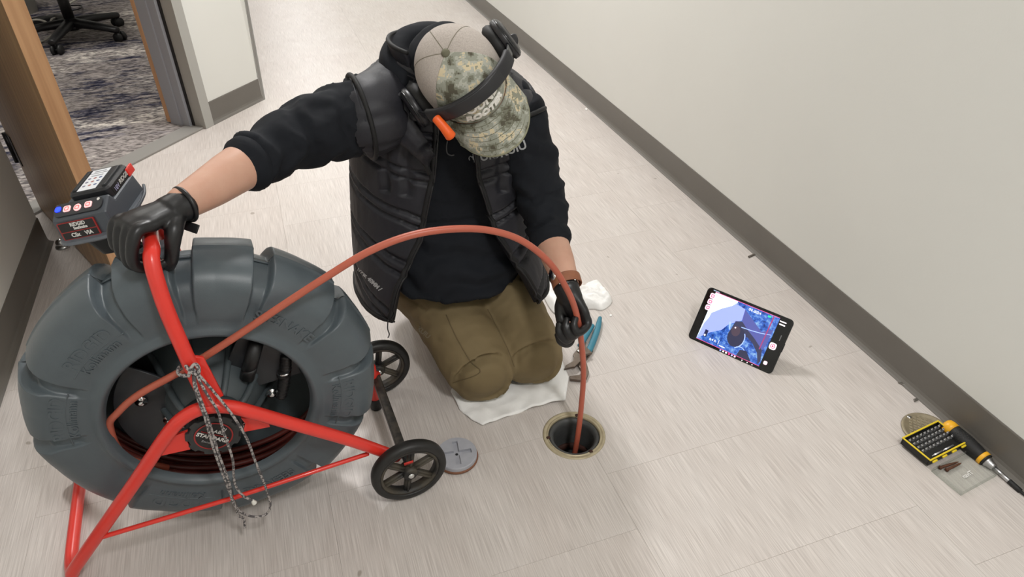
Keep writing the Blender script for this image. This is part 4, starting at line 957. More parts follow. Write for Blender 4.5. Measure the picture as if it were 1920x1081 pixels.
CW, CF_, CB_, CH = .083, .104, .088, .112
def crown_pt(el, az, g=0.0):          # az 0 = front
    c, s = math.cos(el), math.sin(el); k = c**.72
    f = (CF_ if math.cos(az) > 0 else CB_)
    pan = 1-.018*abs(math.sin(3*az))**.5*0-.012*math.exp(-(((az/math.radians(60)+.5) % 1-.5)/.06)**2)*c
    return H3((CW+g)*k*math.sin(az)*pan, (f+g)*k*math.cos(az)*pan, (CH+g)*s**.92 if s > 0 else s*.02)
def crown(a0, a1, n, g=0.0): return loft_geo(26, n, lambda i, j: crown_pt(math.radians(-14+104*i*.9995) if i < 1 else math.radians(90), math.radians(a0+(a1-a0)*j), g), False)
cap = obj('cap', crown(62, 298, 120), meshm, person)
fp = obj('front_panel', crown(-63, 63, 70, .0007), camo, cap)
for q in (cap, fp): sm = q.modifiers.new('s', 'SOLIDIFY'); sm.thickness = .0024; sm.offset = 0
seam2 = mat('cap_seam', (128, 122, 108), .9)
for az in (0, 62, 120, 180, 240, 298):
    obj('cap_stitch', tube([crown_pt(math.radians(e), math.radians(az), .0008) for e in np.linspace(-8, 89, 26)], .0011, 6), seam2, cap)
obj('button', lathe([(.0085, .0), (.008, .004), (.004, .0065), (0, .007)], 18, H3(0, 0, CH), HS, HF, HU), mat('cap_button', (104, 102, 84), .85), cap)
def brim_pt(i, j):
    az = math.radians(-66+132*j); x = math.sin(az); y = math.cos(az)
    base = crown_pt(math.radians(-6), az, .002); reach = .078*(math.cos(az*.86))**.55
    s = (base-BC)@HS; f = (base-BC)@HF
    s2 = s*(1+.06*i); f2 = f+reach*i
    return H3(s2, f2, -.004-.012*i-.9*(s2**2)/.085*(.35+.65*i)*.55)
br = obj('brim', loft_geo(16, 60, brim_pt, False), camo, cap); sm = br.modifiers.new('s', 'SOLIDIFY'); sm.thickness = .004; sm.offset = 0
obj('brim_edge', tube([brim_pt(1, j/59) for j in range(60)], .0025, 8), mat('brim_edge', (140, 140, 116), .85), br)
for k in range(1, 7):
    obj('brim_stitch', tube([brim_pt(k/7.0, j/39)+HU*.0022 for j in range(2, 38)], .0006, 6), mat('brim_thread', (112, 112, 92), .9), br)
def cap_text(s, sz, f_up, az0=0.0, sh=.18):
    def fn(q):
        az = -(q[0]+az0)/.090                                   # HS points to the person's right; reading side is reversed
        el = math.radians(f_up)+q[1]/.108
        return crown_pt(el, az, .0034+q[2])
    t = text('cap_lettering', s, sz, None, None, None, mat('thread_white', (244, 241, 235), .7), None, depth=.0012, fn=fn, shear=sh, bold=.0013, space=1.0); t.parent = cap
cap_text('SOUND', .030, 27); cap_text('ROOTER', .0235, 12)
# ---- headphones
hpm = mat('headphone_black', (36, 36, 39), .38, spec=.5); pad = mat('headphone_pad', (17, 17, 18), .65, bump=(400, .3, .0006)); hgl = mat('headphone_gloss', (30, 31, 34), .2)
K_ = 1.13
hp = thing('headphones', 'black over-ear headphones worn across the camouflage cap', 'headphones', BC)
for s in (-1, 1):
    O = H3(s*.090, -.006, -.012); Z = nrm(HS*s*1.0+HU*.12); X = nrm(np.cross(HF, Z)); Y = np.cross(Z, X)
    Xo, Yo = X*.95*K_, Y*K_
    own(obj('ear_pad', lathe([(.018, -.006), (.034, -.006), (.0395, .001), (.0395, .010), (.035, .017), (.018, .017)], 40, O, Xo, Yo, Z, loop=True), pad), hp)
    own(obj('ear_cup', lathe([(.036, .016), (.039, .018), (.0395, .026), (.036, .033), (.028, .037), (.026, .0355), (0, .0355)], 40, O, Xo, Yo, Z), hpm), hp)
    own(obj('cup_ring', lathe([(.0375, .027), (.0395, .0275), (.0385, .0305), (.0365, .0315)], 40, O, Xo, Yo, Z, loop=True), hgl), hp)
bq = nrm(HU*.78+HF*.80)
def band_pt(t, r): 
    a = math.radians(t); return H3(0, .0, -.004)+HS*(.112*math.sin(a))*(1+.0*r)+bq*r*math.cos(a)
bp_ = [band_pt(t, .131) for t in np.linspace(-96, 96, 70)]
def flat_band(t0, t1, rr, th, wd, m, name):
    pts = [band_pt(t, rr) for t in np.linspace(t0, t1, 50)]; N = [nrm(p-H3(0, 0, -.004)) for p in pts]
    T = np.gradient(np.array(pts), axis=0); vs, fs = [], []
    prof = rrect(wd, th, min(th, wd)*.45, 3); n = len(prof)
    for p, nn_, tt in zip(pts, N, T):
        tt = nrm(tt); nn_ = nrm(nn_-(nn_@tt)*tt); b = np.cross(tt, nn_)
        for (x, y) in prof: vs.append(p+b*x+nn_*y)
    for i in range(49):
        for k in range(n): l = (k+1) % n; fs.append((i*n+k, i*n+l, (i+1)*n+l, (i+1)*n+k))
    fs += [tuple(range(n))[::-1], tuple(49*n+k for k in range(n))]
    return own(obj(name, (vs, fs), m), hp)
flat_band(-58, 58, .129, .013, .031, mat('band_cushion', (34, 34, 37), .6, bump=(300, .3, .0006)), 'headband')
flat_band(-57, 57, .1357, .004, .025, hpm, 'headband_shell')
for s in (-1, 1):
    flat_band(s*54, s*98, .129, .006, .019, hgl, 'slider')
    yk = [band_pt(s*92, .127), H3(s*.124, .008, -.012), H3(s*.128, -.004, -.014)]
    own(obj('yoke', tube(spline(yk, 14), .006, 10, up=HU, r2=.010), hpm), hp)
# ---- wrist watch
watchm = mat('leather_tan', (146, 92, 62), .6, var=(60, .3), c2=(128, 78, 52))
wc = P(1062, 528, 1.518); wy = nrm(oL-armL[-2]); wt = thing('wrist_watch', 'tan leather strap watch on the wrist above the left black glove', 'watch', wc)
w1_ = nrm(np.cross(wy, W)); w2_ = np.cross(wy, w1_)
own(obj('strap', lathe([(.0305, -.011), (.0325, -.0115), (.0335, -.010), (.0335, .010), (.0325, .0115), (.0305, .011)], 40, wc, w1_*.98, w2_*.86, wy, loop=True), watchm), wt)
wn = nrm(-w2_ if w2_@W > 0 else w2_)
side_ = nrm(w1_ if w1_@R < 0 else -w1_)
cN = nrm(side_*.85+U*.5); cX = nrm(np.cross(wy, cN))
own(obj('case', lathe([(.014, .0), (.017, .001), (.017, .007), (.015, .009), (0, .009)], 30, wc+cN*.027, cX, wy, cN), mat('watch_steel', (190, 188, 186), .2, 1.0)), wt)
own(obj('dial', lathe([(0, .0095), (.0135, .0095), (.0135, .0088)], 30, wc+cN*.027, cX, wy, cN), mat('dial_dark', (24, 22, 34), .2)), wt)
for s in (-1, 1): own(obj('rivet', lathe([(.0022, 0), (.0015, .0012), (0, .0014)], 10, wc+(-W)*.026*1.0+w1_*s*.017, w1_, wy, -W), mat('watch_steel', (190, 188, 186))), wt)
# ================================================================== drain opening
hz = np.array([HOLE[0], HOLE[1], 0])
brass = mat('drain_rim', (188, 176, 148), .42, .2, var=(50, .3), c2=(160, 148, 120)); iron = mat('drain_pipe', (74, 76, 76), .5, var=(40, .3), c2=(56, 56, 55), bump=(120, .4, .001)); rust = mat('rust', (74, 38, 26), .8, var=(60, .3), c2=(40, 24, 18))
dr = thing('floor_drain', 'open round cleanout drain in the floor with a tan rim and cable going in', 'drain', hz)
own(obj('rim', lathe([(.0765, -.002), (.0765, .001), (.074, .0022), (.070, .0022), (.0685, .0008), (.066, .0008), (.0655, .002), (.0635, .002), (.0625, -.004), (.0625, -.02), (.072, -.02)], 80, hz, loop=True), brass), dr)
own(obj('pipe', lathe([(.0625, -.006), (.060, -.003), (.054, -.004), (.050, -.010), (.0485, -.02), (.0485, -.085), (.046, -.09), (.046, -.30), (.05, -.30), (.066, -.02)], 64, hz, loop=True), iron), dr)
own(obj('rust_ring', lathe([(.0487, -.083), (.044, -.086), (.040, -.098), (.0455, -.10)], 48, hz, loop=True), rust), dr)
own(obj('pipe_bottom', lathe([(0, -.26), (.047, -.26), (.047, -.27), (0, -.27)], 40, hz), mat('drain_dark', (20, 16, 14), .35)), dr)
for k, a in enumerate((170, 60, 285)):
    p = hz+np.array([.064*math.cos(math.radians(a)), .064*math.sin(math.radians(a)), .002]); own(obj('corroded_lug', at(rbox(.009, .007, .004, .0015), p), rust), dr)
# grey plug with its cross socket
pc0 = F(862, 868); pc0 = np.array([.238+.0, 1.066, 0]); pl = thing('cleanout_plug', 'grey round drain plug with a cross socket lying beside the front wheel', 'drain plug', pc0)
plg = mat('plug_grey', (172, 173, 180), .5, var=(60, .3), c2=(160, 161, 168)); gask = mat('gasket_brown', (128, 84, 60), .6, var=(40, .3), c2=(108, 70, 50))
cross = []
w_, l_ = .0062, .035
for sx, sy in ((w_, l_), (w_, w_), (l_, w_), (l_, -w_), (w_, -w_), (w_, -l_), (-w_, -l_), (-w_, -w_), (-l_, -w_), (-l_, w_), (-w_, w_), (-w_, l_)): cross.append((sx, sy))
pme = mesh('p', *lathe([(0, .0085), (.0475, .0085), (.0475, .018), (.0460, .0205), (0, .0205)], 64, pc0))
ca = math.radians(-8)
pme = boolean(pme, at(prism(cross, .02), pc0+(0, 0, .0135), (math.cos(ca), math.sin(ca), 0), (-math.sin(ca), math.cos(ca), 0)))
own(link('plug_face', pme, plg, None, False), pl)
own(obj('gasket', lathe([(.046, .0095), (.0495, .009), (.0505, .006), (.0495, .003), (.046, .003)], 56, pc0, loop=True), gask), pl)
own(obj('thread', lathe([(0, .0006), (.045, .0006), (.0465, .002), (.0465, .009), (0, .009)], 56, pc0), mat('thread_brown', (96, 62, 44), .6)), pl)
own(obj('socket_hole', lathe([(0, .0138), (.0035, .0138), (.0035, .0142), (0, .0142)], 16, pc0), mat('socket_dark', (30, 30, 32), .6)), pl)
# round tan cover plate by the wall
cv0 = F(1739, 809); cvr = thing('cleanout_cover', 'round tan patterned cover plate lying under the bit case by the wall', 'drain cover', cv0)
tan = mat('cover_tan', (160, 148, 124), .45, .25, var=(60, .3), c2=(138, 128, 106))
CR_ = .060
own(obj('plate', lathe([(0, .0005), (CR_-.001, .0005), (CR_, .002), (CR_, .004), (CR_-.002, .0055), (CR_-.007, .0055), (CR_-.008, .004), (0, .004)], 72, cv0), tan), cvr)
dm = []
for i in range(-13, 14):
    for j in range(-13, 14):
        x, y = (i+(j % 2)*.5)*.0125, j*.0075
        if math.hypot(x, y) < CR_-.013: dm.append(at(prism([(0, .0058), (.0044, 0), (0, -.0058), (-.0044, 0)], .0018, .0004, 1), cv0+np.array([x, y, .0038])))
own(tag(obj('raised_diamonds', join(*dm), tan, None, False), kind='stuff'), cvr)
own(obj('screw', lathe([(0, .006), (.005, .006), (.005, .004)], 16, cv0+np.array([-.01, .050, 0])), chrome), cvr)
# ---- driver bit case: black tray, yellow rim, clear lid
c00, c10, c11, c01 = F(1690, 824, .022), F(1745, 863, .022), F(1811, 831, .022), F(1757, 790, .022)
cc = (c00+c10+c11+c01)/4; bx = nrm((c11-c10)+(c01-c00)); by = nrm(np.cross((0, 0, 1), bx)); bw = (np.linalg.norm(c11-c10)+np.linalg.norm(c01-c00))/2; bh = (np.linalg.norm(c01-c11)+np.linalg.norm(c00-c10))/2
case0 = np.array([cc[0], cc[1], .0058]); CXY = (bx, by, (0, 0, 1))
case = thing('bit_case', 'open black driver bit case with yellow rim and clear lid beside the wall', 'bit case', case0)
yel = mat('case_yellow', (226, 198, 44), .45); trayb = mat('tray_black', (18, 18, 18), .5)
def cs(name, geo, m, p=None, sm=False): o = obj(name, at(geo, case0, *CXY), m, None, sm); return own(o, p if p is not None else case)
def wallring(w, h, t, z0, z1, m=0): return join(*[at(rbox(w, t, z1-z0, .0008, 1), (0, s*(h/2-t/2), (z0+z1)/2)) for s in (-1, 1)], *[at(rbox(t, h-2*t, z1-z0, .0008, 1), (s*(w/2-t/2), 0, (z0+z1)/2)) for s in (-1, 1)])
tray = join(at(rbox(bw, bh, .004, .001, 1), (0, 0, .002)), wallring(bw, bh, .003, .002, .019), at(rbox(bw-.006, bh-.006, .007, 0), (0, 0, .0068)))
cs('tray', tray, trayb)
cs('rim', wallring(bw+.003, bh+.003, .0038, .0185, .0215), yel)
fold = by*-1
for k in range(4): cs('hinge_knuckle', at(tube([(-.006, 0, 0), (.006, 0, 0)], .0028, 10), (-bw/2+.012+k*(bw-.024)/3, -bh/2-.004, .016)), yel, None, True)
lidm = bpy.data.materials.new('clear_lid'); lidm.use_nodes = True; nt = lidm.node_tree
tr_ = nt.nodes.new('ShaderNodeBsdfTransparent'); tr_.inputs[0].default_value = (.95, .96, .95, 1); gl_ = nt.nodes['Principled BSDF']; gl_.inputs['Base Color'].default_value = rgb((200, 200, 196)); gl_.inputs['Roughness'].default_value = .15
mx_ = nt.nodes.new('ShaderNodeMixShader'); mx_.inputs[0].default_value = .11; nt.links.new(tr_.outputs[0], mx_.inputs[1]); nt.links.new(gl_.outputs[0], mx_.inputs[2]); nt.links.new(mx_.outputs[0], nt.nodes['Material Output'].inputs[0])
LO = np.array([0, -bh-.012, 0])
lid = join(at(rbox(bw, bh, .0012, .0004, 1), (LO[0], LO[1], -.0048)), *[at(rbox(bw, .0014, .013, .0004, 1), (LO[0], LO[1]+s*(bh/2-.0007), .0012)) for s in (-1, 1)], *[at(rbox(.0014, bh-.003, .013, .0004, 1), (LO[0]+s*(bw/2-.0007), LO[1], .0012)) for s in (-1, 1)])
ld = cs('lid', lid, lidm)
text('lettering', 'navIT', .0145, case0+np.array(CXY[0])*.004+np.array(CXY[1])*(LO[1]-.006)+np.array([0, 0, -.0038]), bx, by, white, ld, depth=.0002, bold=.0004)
steelb = mat('bit_steel', (205, 205, 208), .3, .8)
bits = []
b0 = None
nxb, nyb = 9, 5
for i in range(nxb):
    for j in range(nyb):
        x = -bw/2+.011+i*(bw-.022)/(nxb-1); y = bh/2-.012-j*.0118
        if y < -bh/2+.02: continue
        p = case0+bx*x+by*y+np.array([0, 0, .0103])
        if b0 is None:
            b0 = obj('driver_bit', join(lathe([(.0022, 0), (.0022, .004), (.0028, .0045), (.0028, .009), (.0018, .0102), (.0012, .0125), (0, .0127)], 6)), steelb, None, False); o = b0
        else: o = b0.copy(); COL.objects.link(o)
        o.location = tuple(p); tag(o, 'small steel driver bit standing upright in the black bit case', 'driver bit', 'driver bits standing in the case')
# two long bits lying at the front of the tray
for k, (x0_, x1_) in enumerate(((-.034, -.004), (.002, .034))):
    o = obj('driver_bit', at(join(rod((x0_, 0, 0), (x1_, 0, 0), .0024, 8), rod((x0_-.005, 0, 0), (x0_, 0, 0), .0012, 8)), case0+by*(-bh/2+.010)+np.array([0, 0, .0128]), bx, by, (0, 0, 1)), steelb); tag(o, ['long driver bit lying along the hinge side of the case, nearer the tray corner', 'long driver bit lying along the hinge side of the case, nearer the screwdriver'][k], 'driver bit')
rs = mat('rusty_steel', (112, 74, 54), .7, .3, var=(80, .3), c2=(74, 48, 36))
for k, (q, ang, L) in enumerate((((-.012, .030), -8, .052), ((-.006, .022), -2, .046))):
    a = math.radians(ang); d_ = bx*math.cos(a)+by*math.sin(a); o_ = case0+bx*q[0]+by*(LO[1]+q[1])+np.array([0, 0, .0004-k*.0002])
    g = join(tube([o_-d_*L/2, o_-d_*L*.1, o_+d_*L*.38, o_+d_*L/2], [.0032, .0032, .0022, .0008], 10), lathe([(.0048, 0), (.0048, .002), (.0033, .004), (0, .004)], 14, o_-d_*L/2, np.cross(d_, (0, 0, 1)), (0, 0, 1), -d_))
    tag(obj('screw', g, rs), ['rusty screw lying in the clear lid, nearer the bit tray', 'rusty screw lying in the clear lid, nearer its printed name'][k], 'screw')
# ---- screwdriver lying along the skirting
h0, h1 = F(1795, 797, .02), F(1915, 915, .008)
sd_a = np.array([XR-.027, .968, .0205]); sd_dir = None
sd_a = np.array([1.3885, .757, .0196]); e_ = np.array([1.401, .575, .0064]); sdd = nrm(np.array([e_[0]-sd_a[0], e_[1]-sd_a[1], (e_[2]-sd_a[2])])); Xs = nrm(np.cross(sdd, (0, 0, 1))); Ys = np.cross(Xs, sdd)
sd = thing('screwdriver', 'black and yellow ratchet screwdriver lying along the baseboard', 'screwdriver', sd_a)
amb = mat('amber_plastic', (238, 176, 40), .4); sdb = mat('grip_black', (24, 24, 24), .6)
def sg(name, prof, m): return own(obj(name, lathe(prof, 32, sd_a, Xs, Ys, sdd), m), sd)
sg('end_cap', [(0, -.001), (.012, .0), (.0165, .004), (.0185, .012), (.0185, .024), (.016, .0245)], amb)
sg('grip', [(.0165, .0235), (.0180, .025), (.0185, .04), (.0195, .06), (.0185, .085), (.0165, .100), (.0160, .104), (.01, .1045)], sdb)
dots = []
for a in range(0, 360, 15):
    for k in range(7):
        t = .034+k*.0052; rr = np.interp(t, [.025, .04, .06, .085], [.0180, .0185, .0195, .0185]); aa = math.radians(a+(k % 2)*7.5)
        dots.append(lathe([(.0011, 0), (.0008, .0006), (0, .0008)], 6, sd_a+sdd*t+(Xs*math.cos(aa)+Ys*math.sin(aa))*(rr-.0001), sdd, Xs*-math.sin(aa)+Ys*math.cos(aa), Xs*math.cos(aa)+Ys*math.sin(aa)))
own(tag(obj('grip_dots', join(*dots), mat('grip_dot', (44, 44, 44), .5)), kind='stuff'), sd)
sg('ratchet_ring', [(.014, .1035), (.0172, .104), (.0172, .113), (.014, .1135)], amb)
sg('collar', [(.0125, .113), (.0165, .1135), (.0165, .117), (.0125, .1175)], sdb)
sg('chuck', [(.010, .117), (.0140, .1175), (.0125, .122), (.0105, .125), (.0095, .133), (.0088, .137), (.006, .138)], mat('satin_alu', (190, 190, 192), .3, 1.0))
sg('shaft', [(.0052, .136), (.0052, .176), (.004, .177)], mat('satin_alu', (190, 190, 192)))
sg('bit_holder', [(.0045, .176), (.0060, .1765), (.0060, .205), (.003, .206), (.003, .215), (.0015, .222), (0, .222)], sdb)
# ---- tongue and groove pliers
pj = F(1083, 668, .008); pA = F(1120, 602, .008); pd = nrm(pA-pj); pn = np.array([-pd[1], pd[0], 0])
pls = thing('pliers', 'adjustable pliers with blue handles lying open beside the kneeling man', 'pliers', pj)
pst = mat('plier_steel', (120, 112, 104), .42, .7, var=(50, .35), c2=(92, 76, 64)); pbl = mat('grip_blue', (58, 128, 148), .5, var=(30, .3), c2=(48, 112, 132))
def fl(name, pxs, h, m, z=.003, par=None, th=None):
    poly = [F(x, y, z) for x, y in pxs]; poly = [(p[0], p[1]) for p in poly]
    a = sum(poly[i][0]*poly[(i+1) % len(poly)][1]-poly[(i+1) % len(poly)][0]*poly[i][1] for i in range(len(poly)))
    if a < 0: poly = poly[::-1]
    return own(obj(name, at(prism(poly, h, .0012, 2), (0, 0, z)), m, None, False), par if par is not None else pls)
fl('lower_jaw', [(1074, 668), (1080, 660), (1090, 664), (1100, 684), (1104, 700), (1100, 712), (1088, 716), (1069, 714), (1068, 708), (1086, 706), (1092, 700), (1084, 688)], .008, pst)
fl('upper_jaw', [(1110, 664), (1098, 652), (1086, 652), (1076, 668), (1074, 680), (1060, 688), (1058, 694), (1078, 690), (1088, 680), (1096, 668)], .007, pst, .012)
fl('handle_shank', [(1084, 656), (1094, 640), (1099, 644), (1092, 664)], .006, pst, .004); fl('handle_shank', [(1100, 676), (1102, 658), (1110, 652), (1112, 660)], .006, pst, .004)
own(obj('grip', tube(spline([F(1088, 648, .009), F(1098, 630, .011), F(1110, 610, .011)], 20), [.007]*20, 14, up=(0, 0, 1), r2=[.0085]*20), pbl), pls)
own(obj('grip', tube(spline([F(1104, 658, .009), F(1112, 640, .011), F(1120, 618, .011), F(1125, 596, .011)], 24), [.007]*24, 14, up=(0, 0, 1), r2=np.interp(np.linspace(0, 1, 24), [0, .8, 1], [.0095, .0085, .006])), pbl), pls)
own(obj('pivot_nut', lathe([(.0065, .018), (.0065, .022), (.005, .023), (0, .023)], 6, (F(1085, 668)[0], F(1085, 668)[1], 0)), mat('nut_steel', (170, 166, 160), .3, 1.0)), pls)
# ---- white rags
ragm = mat('rag_white', (246, 245, 243), .95, var=(30, .3), c2=(236, 235, 232), bump=(700, .5, .0012))
def rag_flat(name, outline, label, h=.005, amp=.007, seed=0.0):
    poly = np.array([F(x, y)[:2] for x, y in outline]); bm = bmesh.new(); f = bm.faces.new([bm.verts.new((*p, 0)) for p in poly])
    bmesh.ops.triangulate(bm, faces=bm.faces); 
    for _ in range(6):
        es = [e for e in bm.edges if e.calc_length() > .014]
        if not es: break
        bmesh.ops.subdivide_edges(bm, edges=es, cuts=1); bmesh.ops.triangulate(bm, faces=bm.faces)
    bmesh.ops.recalc_face_normals(bm, faces=bm.faces)
    for v in bm.verts: v.co.z = h+amp*(fbm(v.co, 16, seed)+.6*math.sin(v.co.x*60+v.co.y*38+fbm(v.co, 9, seed)*5)*.5+.5)
    me = bpy.data.meshes.new(name); bm.to_mesh(me); bm.free()
    if sum(p.normal.z for p in me.polygons) < 0: me.flip_normals()
    o = link(name, me, ragm); s = o.modifiers.new('s', 'SOLIDIFY'); s.thickness = .004; s.offset = -1
    return tag(o, label, 'rag')
rag_flat('rag', [(845, 735), (862, 770), (884, 788), (905, 799), (930, 790), (985, 770), (1035, 757), (1060, 754), (1066, 712), (1040, 640), (960, 640), (880, 660)], 'flat white rag spread on the floor under the kneeling knees', seed=1.3)
def rag_bunch(outline, label, hmax, seed):
    pts = np.array([F(x, y)[:2] for x, y in outline]); c = pts.mean(0); n = 72; m_ = 26; vs, fs = [], []
    ring = spline(np.array([[*p, 0] for p in pts]), n, closed=True)[:, :2]
    for i in range(m_):
        t = i/(m_-1)
        for k in range(n):
            q = ring[k]*(1-t)+c*t; z = hmax*(1-(1-min(1, t*3.4))**2)*(.74+.42*fbm((q[0], q[1], 0), 15, seed))+.007*abs(fbm((q[0], q[1], 1), 34, seed))*min(1, t*5)
            vs.append((q[0], q[1], max(.001, z)))
    for i in range(m_-1):
        for k in range(n): l = (k+1) % n; fs.append((i*n+k, i*n+l, (i+1)*n+l, (i+1)*n+k))
    fs.append(tuple(range(n))[::-1])
    return tag(obj('rag', (vs, fs), ragm), label, 'rag')
rag_bunch([(1004, 490), (1030, 494), (1062, 515), (1098, 545), (1092, 582), (1060, 592), (1035, 585), (1012, 540)], 'white rag bunched on the floor behind the watch wrist', .024, 2.0)
rag_bunch([(1092, 540), (1118, 527), (1135, 545), (1148, 566), (1130, 582), (1112, 580), (1095, 578), (1080, 560)], 'white folded rag lump to the right of the wrist', .032, 6.0)
# ---- tablet leaning on its stand
e1_ = nrm([.525, -.851, 0]); upT = nrm([.083, .0515, .140]); nT = np.cross(e1_, upT)
if nT@W > 0: nT = -nT
TWd, THt = .2475, .1575
tc0 = np.array([1.0435, 1.164, .0005])+upT*(THt/2)-nT*.004
tab = thing('tablet', 'black tablet leaning on the floor with a blue pipe camera picture on screen', 'tablet', (1.0435, 1.164, 0))
tbk = mat('tablet_black', (14, 14, 15), .3)
def tb(name, geo, m, par=None): return own(obj(name, at(geo, tc0, e1_, upT, nT), m, None, False), par if par is not None else tab)
shell = prism(rrect(TWd, THt, .012, 6), .008, .0022, 3)
tb('body', at(shell, (0, 0, -.004)), tbk)
tb('glass', at(prism(rrect(TWd-.007, THt-.007, .010, 6), .0006), (0, 0, .0038)), mat('screen_glass', (6, 6, 7), .12))
SWd, SHt = .186, .142
SX, SY = -.006, .0005
def screen_mat():
    m = bpy.data.materials.new('screen_picture'); m.use_nodes = True; nt = m.node_tree; b = nt.nodes['Principled BSDF']; L = nt.links.new
    uv = nt.nodes.new('ShaderNodeUVMap'); uv.uv_map = 'uv'
    n = nt.nodes.new('ShaderNodeTexNoise'); n.inputs['Scale'].default_value = 9; n.inputs['Detail'].default_value = 7; n.inputs['Roughness'].default_value = .7; L(uv.outputs[0], n.inputs[0])
    r = nt.nodes.new('ShaderNodeValToRGB'); e = r.color_ramp.elements; e.new(.5)
    for q, (p, c) in zip(e, ((.36, (30, 52, 130)), (.5, (66, 120, 226)), (.66, (168, 214, 255)))): q.position = p; q.color = rgb(c)
    L(n.outputs[0], r.inputs[0]); b.inputs['Base Color'].default_value = (0, 0, 0, 1); b.inputs['Roughness'].default_value = .15
    L(r.outputs[0], b.inputs['Emission Color']); b.inputs['Emission Strength'].default_value = 1.0; return m
sm_ = screen_mat()
so = tb('screen', at(prism([(-SWd/2, -SHt/2), (SWd/2, -SHt/2), (SWd/2, SHt/2), (-SWd/2, SHt/2)], .0003), (SX, SY, .0044)), sm_)
uvl = so.data.uv_layers.new(name='uv'); tv_ = vnp(so.data)-tc0
for lp in so.data.loops: q = tv_[lp.vertex_index]; uvl.data[lp.index].uv = ((q@e1_-SX)/SWd*1.3+.5, (q@upT-SY)/SHt+.5)
zl = [.0048]
def glo(name, c, s=1.0): return mat(name, c, .3, emit=s)
def pic(name, pts, m, par=so):        # pts in screen fractions 0..1, layered as flat print on the screen
    zl[0] += .00005
    poly = [((x-.5)*SWd+SX, (y-.5)*SHt+SY) for x, y in pts]
    a = sum(poly[i][0]*poly[(i+1) % len(poly)][1]-poly[(i+1) % len(poly)][0]*poly[i][1] for i in range(len(poly)))
    if a < 0: poly = poly[::-1]
    v = [(x, y, zl[0]) for x, y in poly]; return tb(name, (v, [tuple(range(len(v)))]), m, par)
def ell(cx, cy, rx, ry, a0=0, a1=360, n=28): return [(cx+rx*math.cos(math.radians(a0+(a1-a0)*k/n)), cy+ry*math.sin(math.radians(a0+(a1-a0)*k/n))) for k in range(n+(0 if a1-a0 == 360 else 1))]
def arcband(cx, cy, rx, ry, a0, a1, w): return ell(cx, cy, rx, ry, a0, a1, 20)+ell(cx, cy, rx-w, ry-w*1.2, a0, a1, 20)[::-1]
pic('picture_field', [(0, 0), (.0, 1), (.36, 1), (.36, .93), (.5, .9), (.52, .68), (.36, .50), (.30, .35), (.16, .22)], glo('pic_lilac', (142, 156, 232), .95))
pic('picture_field', [(0, 0), (0, 1), (.36, 1), (.36, .955), (.30, .86), (.18, .74), (.06, .58), (.055, .48), (.02, .35)], glo('pic_white', (222, 242, 255), 1.0))
pic('picture_field', [(.5, .9), (.52, .68), (.66, .46), (.86, .32), (.93, .18), (.97, .40), (.98, .75), (.84, .62)], glo('pic_slate', (78, 84, 150), .8))
pic('picture_field', [(.42, .42), (.44, .62), (.53, .66), (.64, .56), (.80, .44), (.95, .30), (.99, .10), (.97, .02), (.90, .22), (.78, .36), (.68, .42), (.62, .20), (.50, .14), (.42, .25)], glo('pic_pipe', (52, 54, 80), .8))
pic('pipe_mouth', ell(.535, .34, .125, .20), glo('pic_dark', (44, 46, 70), .8))
pic('pipe_mouth', ell(.50, .44, .065, .10), glo('pic_brown', (70, 58, 72), .8))
pic('pipe_glint', arcband(.535, .33, .135, .21, -70, 40, .014), glo('pic_glint', (150, 176, 244), 1.0))
pic('pipe_glint', arcband(.66, .06, .10, .14, 20, 150, .012), glo('pic_glint', (150, 176, 244), 1.0))
pic('pipe_glint', [(.55, .56), (.70, .575), (.84, .60), (.98, .64), (.98, .628), (.84, .585), (.70, .56), (.55, .545)], glo('pic_glint', (150, 176, 244), 1.0))
pic('pipe_glint', [(.36, .56), (.40, .42), (.415, .42), (.38, .57)], glo('pic_glint', (150, 176, 244), 1.0))
pic('pipe_field', [(.64, .0), (.66, .14), (.75, .17), (.86, .03), (.86, .0)], glo('pic_dark', (44, 46, 70), .8))
pic('pipe_spot', ell(.475, .50, .012, .016, n=12), glo('pic_pale', (240, 220, 230), 1.0))
pic('sonde_line', [(.905, .98), (.925, .98), (.915, .30), (.90, .30)], glo('pic_redline', (150, 60, 110), .8))
pic('top_line', [(0, 1.0), (1, 1.0), (1, .990), (0, .990)], glo('pic_pinkline', (214, 80, 140), .8)); pic('bottom_line', [(0, 0), (1, 0), (1, .009), (0, .009)], glo('pic_pinkline', (214, 80, 140), .8))
def stext(s, sz, x, y, m): text('screen_lettering', s, sz, tc0+e1_*((x-.5)*SWd+SX)+upT*((y-.5)*SHt+SY)+nT*.0056, e1_, upT, m, so, depth=.0001)
stext('3 1 sec 2 min  em', .0095, .20, .945, glo('pic_greytext', (150, 170, 200), .7)); stext('04-2024', .0105, .64, .93, glo('pic_textwhite', (250, 250, 255), 1.0)); stext('6.4 ft', .0095, .24, .10, glo('pic_textwhite', (250, 250, 255), 1.0))
pic('battery_mark', [(.835, .93), (.88, .93), (.88, .965), (.835, .965)], glo('pic_green', (40, 200, 150), .9))
pic('counter_box', [(.08, .10), (.13, .10), (.13, .24), (.08, .24)], glo('pic_boxdark', (30, 34, 70), .8)); pic('counter_dot', ell(.10, .13, .014, .02, n=14), glo('pic_textwhite', (250, 250, 255), 1.0))
pic('scale_mark', [(.33, .06), (.335, .06), (.335, .15), (.33, .15)], glo('pic_textwhite', (250, 250, 255), 1.0)); pic('scale_mark', [(.36, .045), (.45, .045), (.45, .06), (.36, .06)], glo('pic_textwhite', (250, 250, 255), 1.0))
pk = glo('ui_pink', (255, 206, 226), 1.0); rd = glo('ui_red', (206, 44, 104), .9); whg = glo('ui_white', (255, 246, 250), 1.0)
